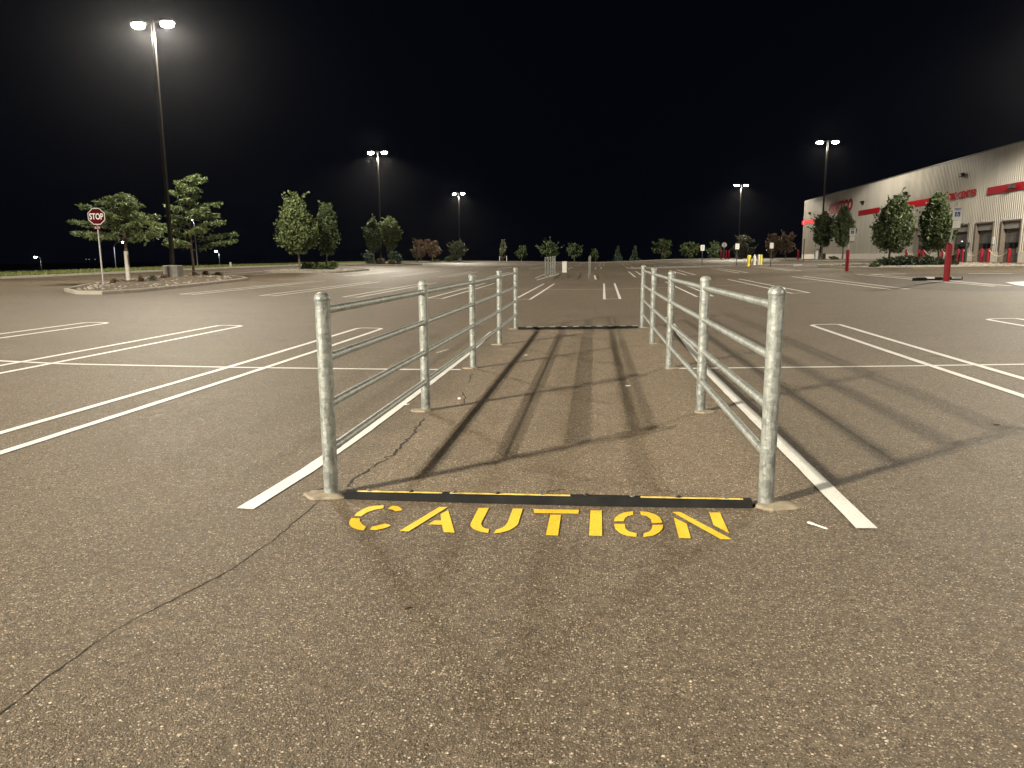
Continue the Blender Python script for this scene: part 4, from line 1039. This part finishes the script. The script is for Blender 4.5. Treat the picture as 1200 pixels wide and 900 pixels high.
# hydrant guarded by yellow bollards
pY = at(883, 312.2)
for dx, dy, mm, lab in ((-.42, .0, YEL_PLA, 'yellow bollard at front left of the white hydrant'), (-.22, .5, YEL_PLA, 'yellow bollard at rear left of the white hydrant'), (.56, 0, YEL_PLA, 'yellow bollard at front right of the white hydrant'), (.50, .55, WHT_PLA, 'pale bollard at rear right of the white hydrant')):
    p = pY+Vector((dx, dy, 0)); p.z = g(p.x, p.y)+.1; bollard(lab, p, .82, .10, mm, 'bollards round the hydrant')
T = thing('hydrant', 'white fire hydrant between the yellow bollards', 'hydrant', pY+Vector((.1, .25, .1)))
mb = MB(); mb.lathe([(.15, -.1), (.15, .05), (.10, .07), (.10, .55), (.13, .57), (.13, .62), (.11, .70), (.06, .78), (.03, .80), (.03, .86), (.001, .865)], (0, 0, 0), 14); mb.build('barrel', WHT_PLA, T, smooth=True)
for v_ in ((-1, 0), (1, 0), (0, -1)):
    mb = MB(); mb.tube([(v_[0]*.08, v_[1]*.08, .42), (v_[0]*.19, v_[1]*.19, .42)], .055, 10); mb.build('nozzle', WHT_PLA, T)
# cabinets, boxes, boulder
p = gp(957, 87); T = thing('utility_cabinet', 'grey utility cabinet standing left of the right light pole', 'cabinet', p); mb = MB(); mb.box((0, 0, .62), (.48, .4, 1.3), 0, .02); mb.build('cabinet_body', STEEL, T)
mb = MB(); mb.box((0, -.21, .62), (.40, .02, 1.1), 0, .005); mb.build('door', SIGN_BACK, T)
p = gp(661.5, 62); T = thing('utility_box', 'pale upright box standing behind the distant corral', 'box', p); mb = MB(); mb.box((0, 0, .42), (.36, .36, .86), 0, .02, .95); mb.build('box_body', WHT_PLA, T); mb = MB(); mb.box((0, 0, .87), (.40, .40, .06), 0, .01); mb.build('lid', WHT_PLA, T)
p = on(270, 60, .0); p.x = KERB_X-.8; d_ = ray(270, 310); p.y = float(d_[1]/d_[0]*p.x); p.z = g(p.x, p.y)+.05; T = thing('utility_marker', 'short white utility marker at the verge edge', 'marker', p); mb = MB(); mb.box((0, 0, .22), (.16, .12, .5), 0, .02); mb.build('marker_body', WHT_PLA, T); mb = MB(); mb.box((0, 0, .48), (.18, .14, .05), 0, .01); mb.build('cap', WHT_PLA, T)
for px, lab in ((585.5, 'short white stake left of the thin grey far tree'), (593.8, 'short white stake right of the thin grey far tree')):
    p = on(px, 158); T = thing('stake', lab, 'stake', p, 'white stakes by the far tree'); mb = MB(); mb.tube([(0, 0, -.1), (0, 0, .95)], .07, 6); mb.build('stake_body', WHT_PLA, T); mb = MB(); mb.tube([(0, 0, .95), (0, 0, 1.05)], [.08, .02], 6); mb.build('cap', WHT_PLA, T)
p = on(864.5, 72, 0)

# ------------------------------------------------------------------ small litter
LIT = mat('white_litter', (.72, .70, .62), .6, 0, .1, 20)
def litter(label, px, py, dx, dy, rz, kind):
    p = at(px, py)+Vector((0, 0, .004)); mb = MB(); ca, sa = math.cos(rz), math.sin(rz)
    if kind == 'fork':
        out = [(-.065, -.004), (.02, -.004), (.035, -.011), (.065, -.010), (.065, .010), (.035, .011), (.02, .004), (-.065, .004)]
    else:
        r = random.Random(int(px)); out = [(dx*math.cos(a)*r.uniform(.7, 1.2), dy*math.sin(a)*r.uniform(.7, 1.2)) for a in np.linspace(0, 2*PI, 8)[:-1]]
    mb.prism([(x*ca-y*sa, x*sa+y*ca, 0) for x, y in out], (0, 0, .006 if kind != 'pebble' else .016))
    o = mb.build('litter', LIT if kind != 'leaf' else MULCH, loc=p); tag(o, label, 'litter')
litter('white plastic scrap on the asphalt right of the right fence foot', 958, 617, 0, 0, R_(128), 'fork')
litter('white pebble on the asphalt left of the sharpest rail shadow', 538.5, 468, .018, .014, 0, 'pebble')
litter('pale scrap of paper near the second left post', 476.5, 474.5, .04, .02, .4, 'paper')
litter('pale crumpled scrap in the corral right half', 736, 452.5, .04, .025, .2, 'paper')
litter('tiny pale scrap beside the long rail shadow in the corral', 616.5, 416.5, .035, .012, .1, 'paper')
litter('small dark leaf on the asphalt right of the corral', 1168, 498, .03, .015, .3, 'leaf')
litter('small dark clod on the asphalt below the A of CAUTION', 475, 713.5, .018, .012, .2, 'leaf')


# ------------------------------------------------------------------ thin haze added for a soft glow round the lamps
if HAZE:
    hm = bpy.data.materials.new('glow_haze'); hm.use_nodes = True; nt = hm.node_tree
    for n in list(nt.nodes):
        if n.type == 'BSDF_PRINCIPLED': nt.nodes.remove(n)
    pv = nt.nodes.new('ShaderNodeVolumePrincipled'); pv.inputs['Color'].default_value = (.92, .93, 1, 1); pv.inputs['Density'].default_value = HAZE
    pv.inputs['Anisotropy'].default_value = .92
    nt.links.new(pv.outputs[0], nt.nodes['Material Output'].inputs['Volume'])
    mb = MB(); mb.box((0, 300, 5), (5200, 5200, 50)); hz_ = mb.build('haze', hm); hz_['kind'] = 'stuff'
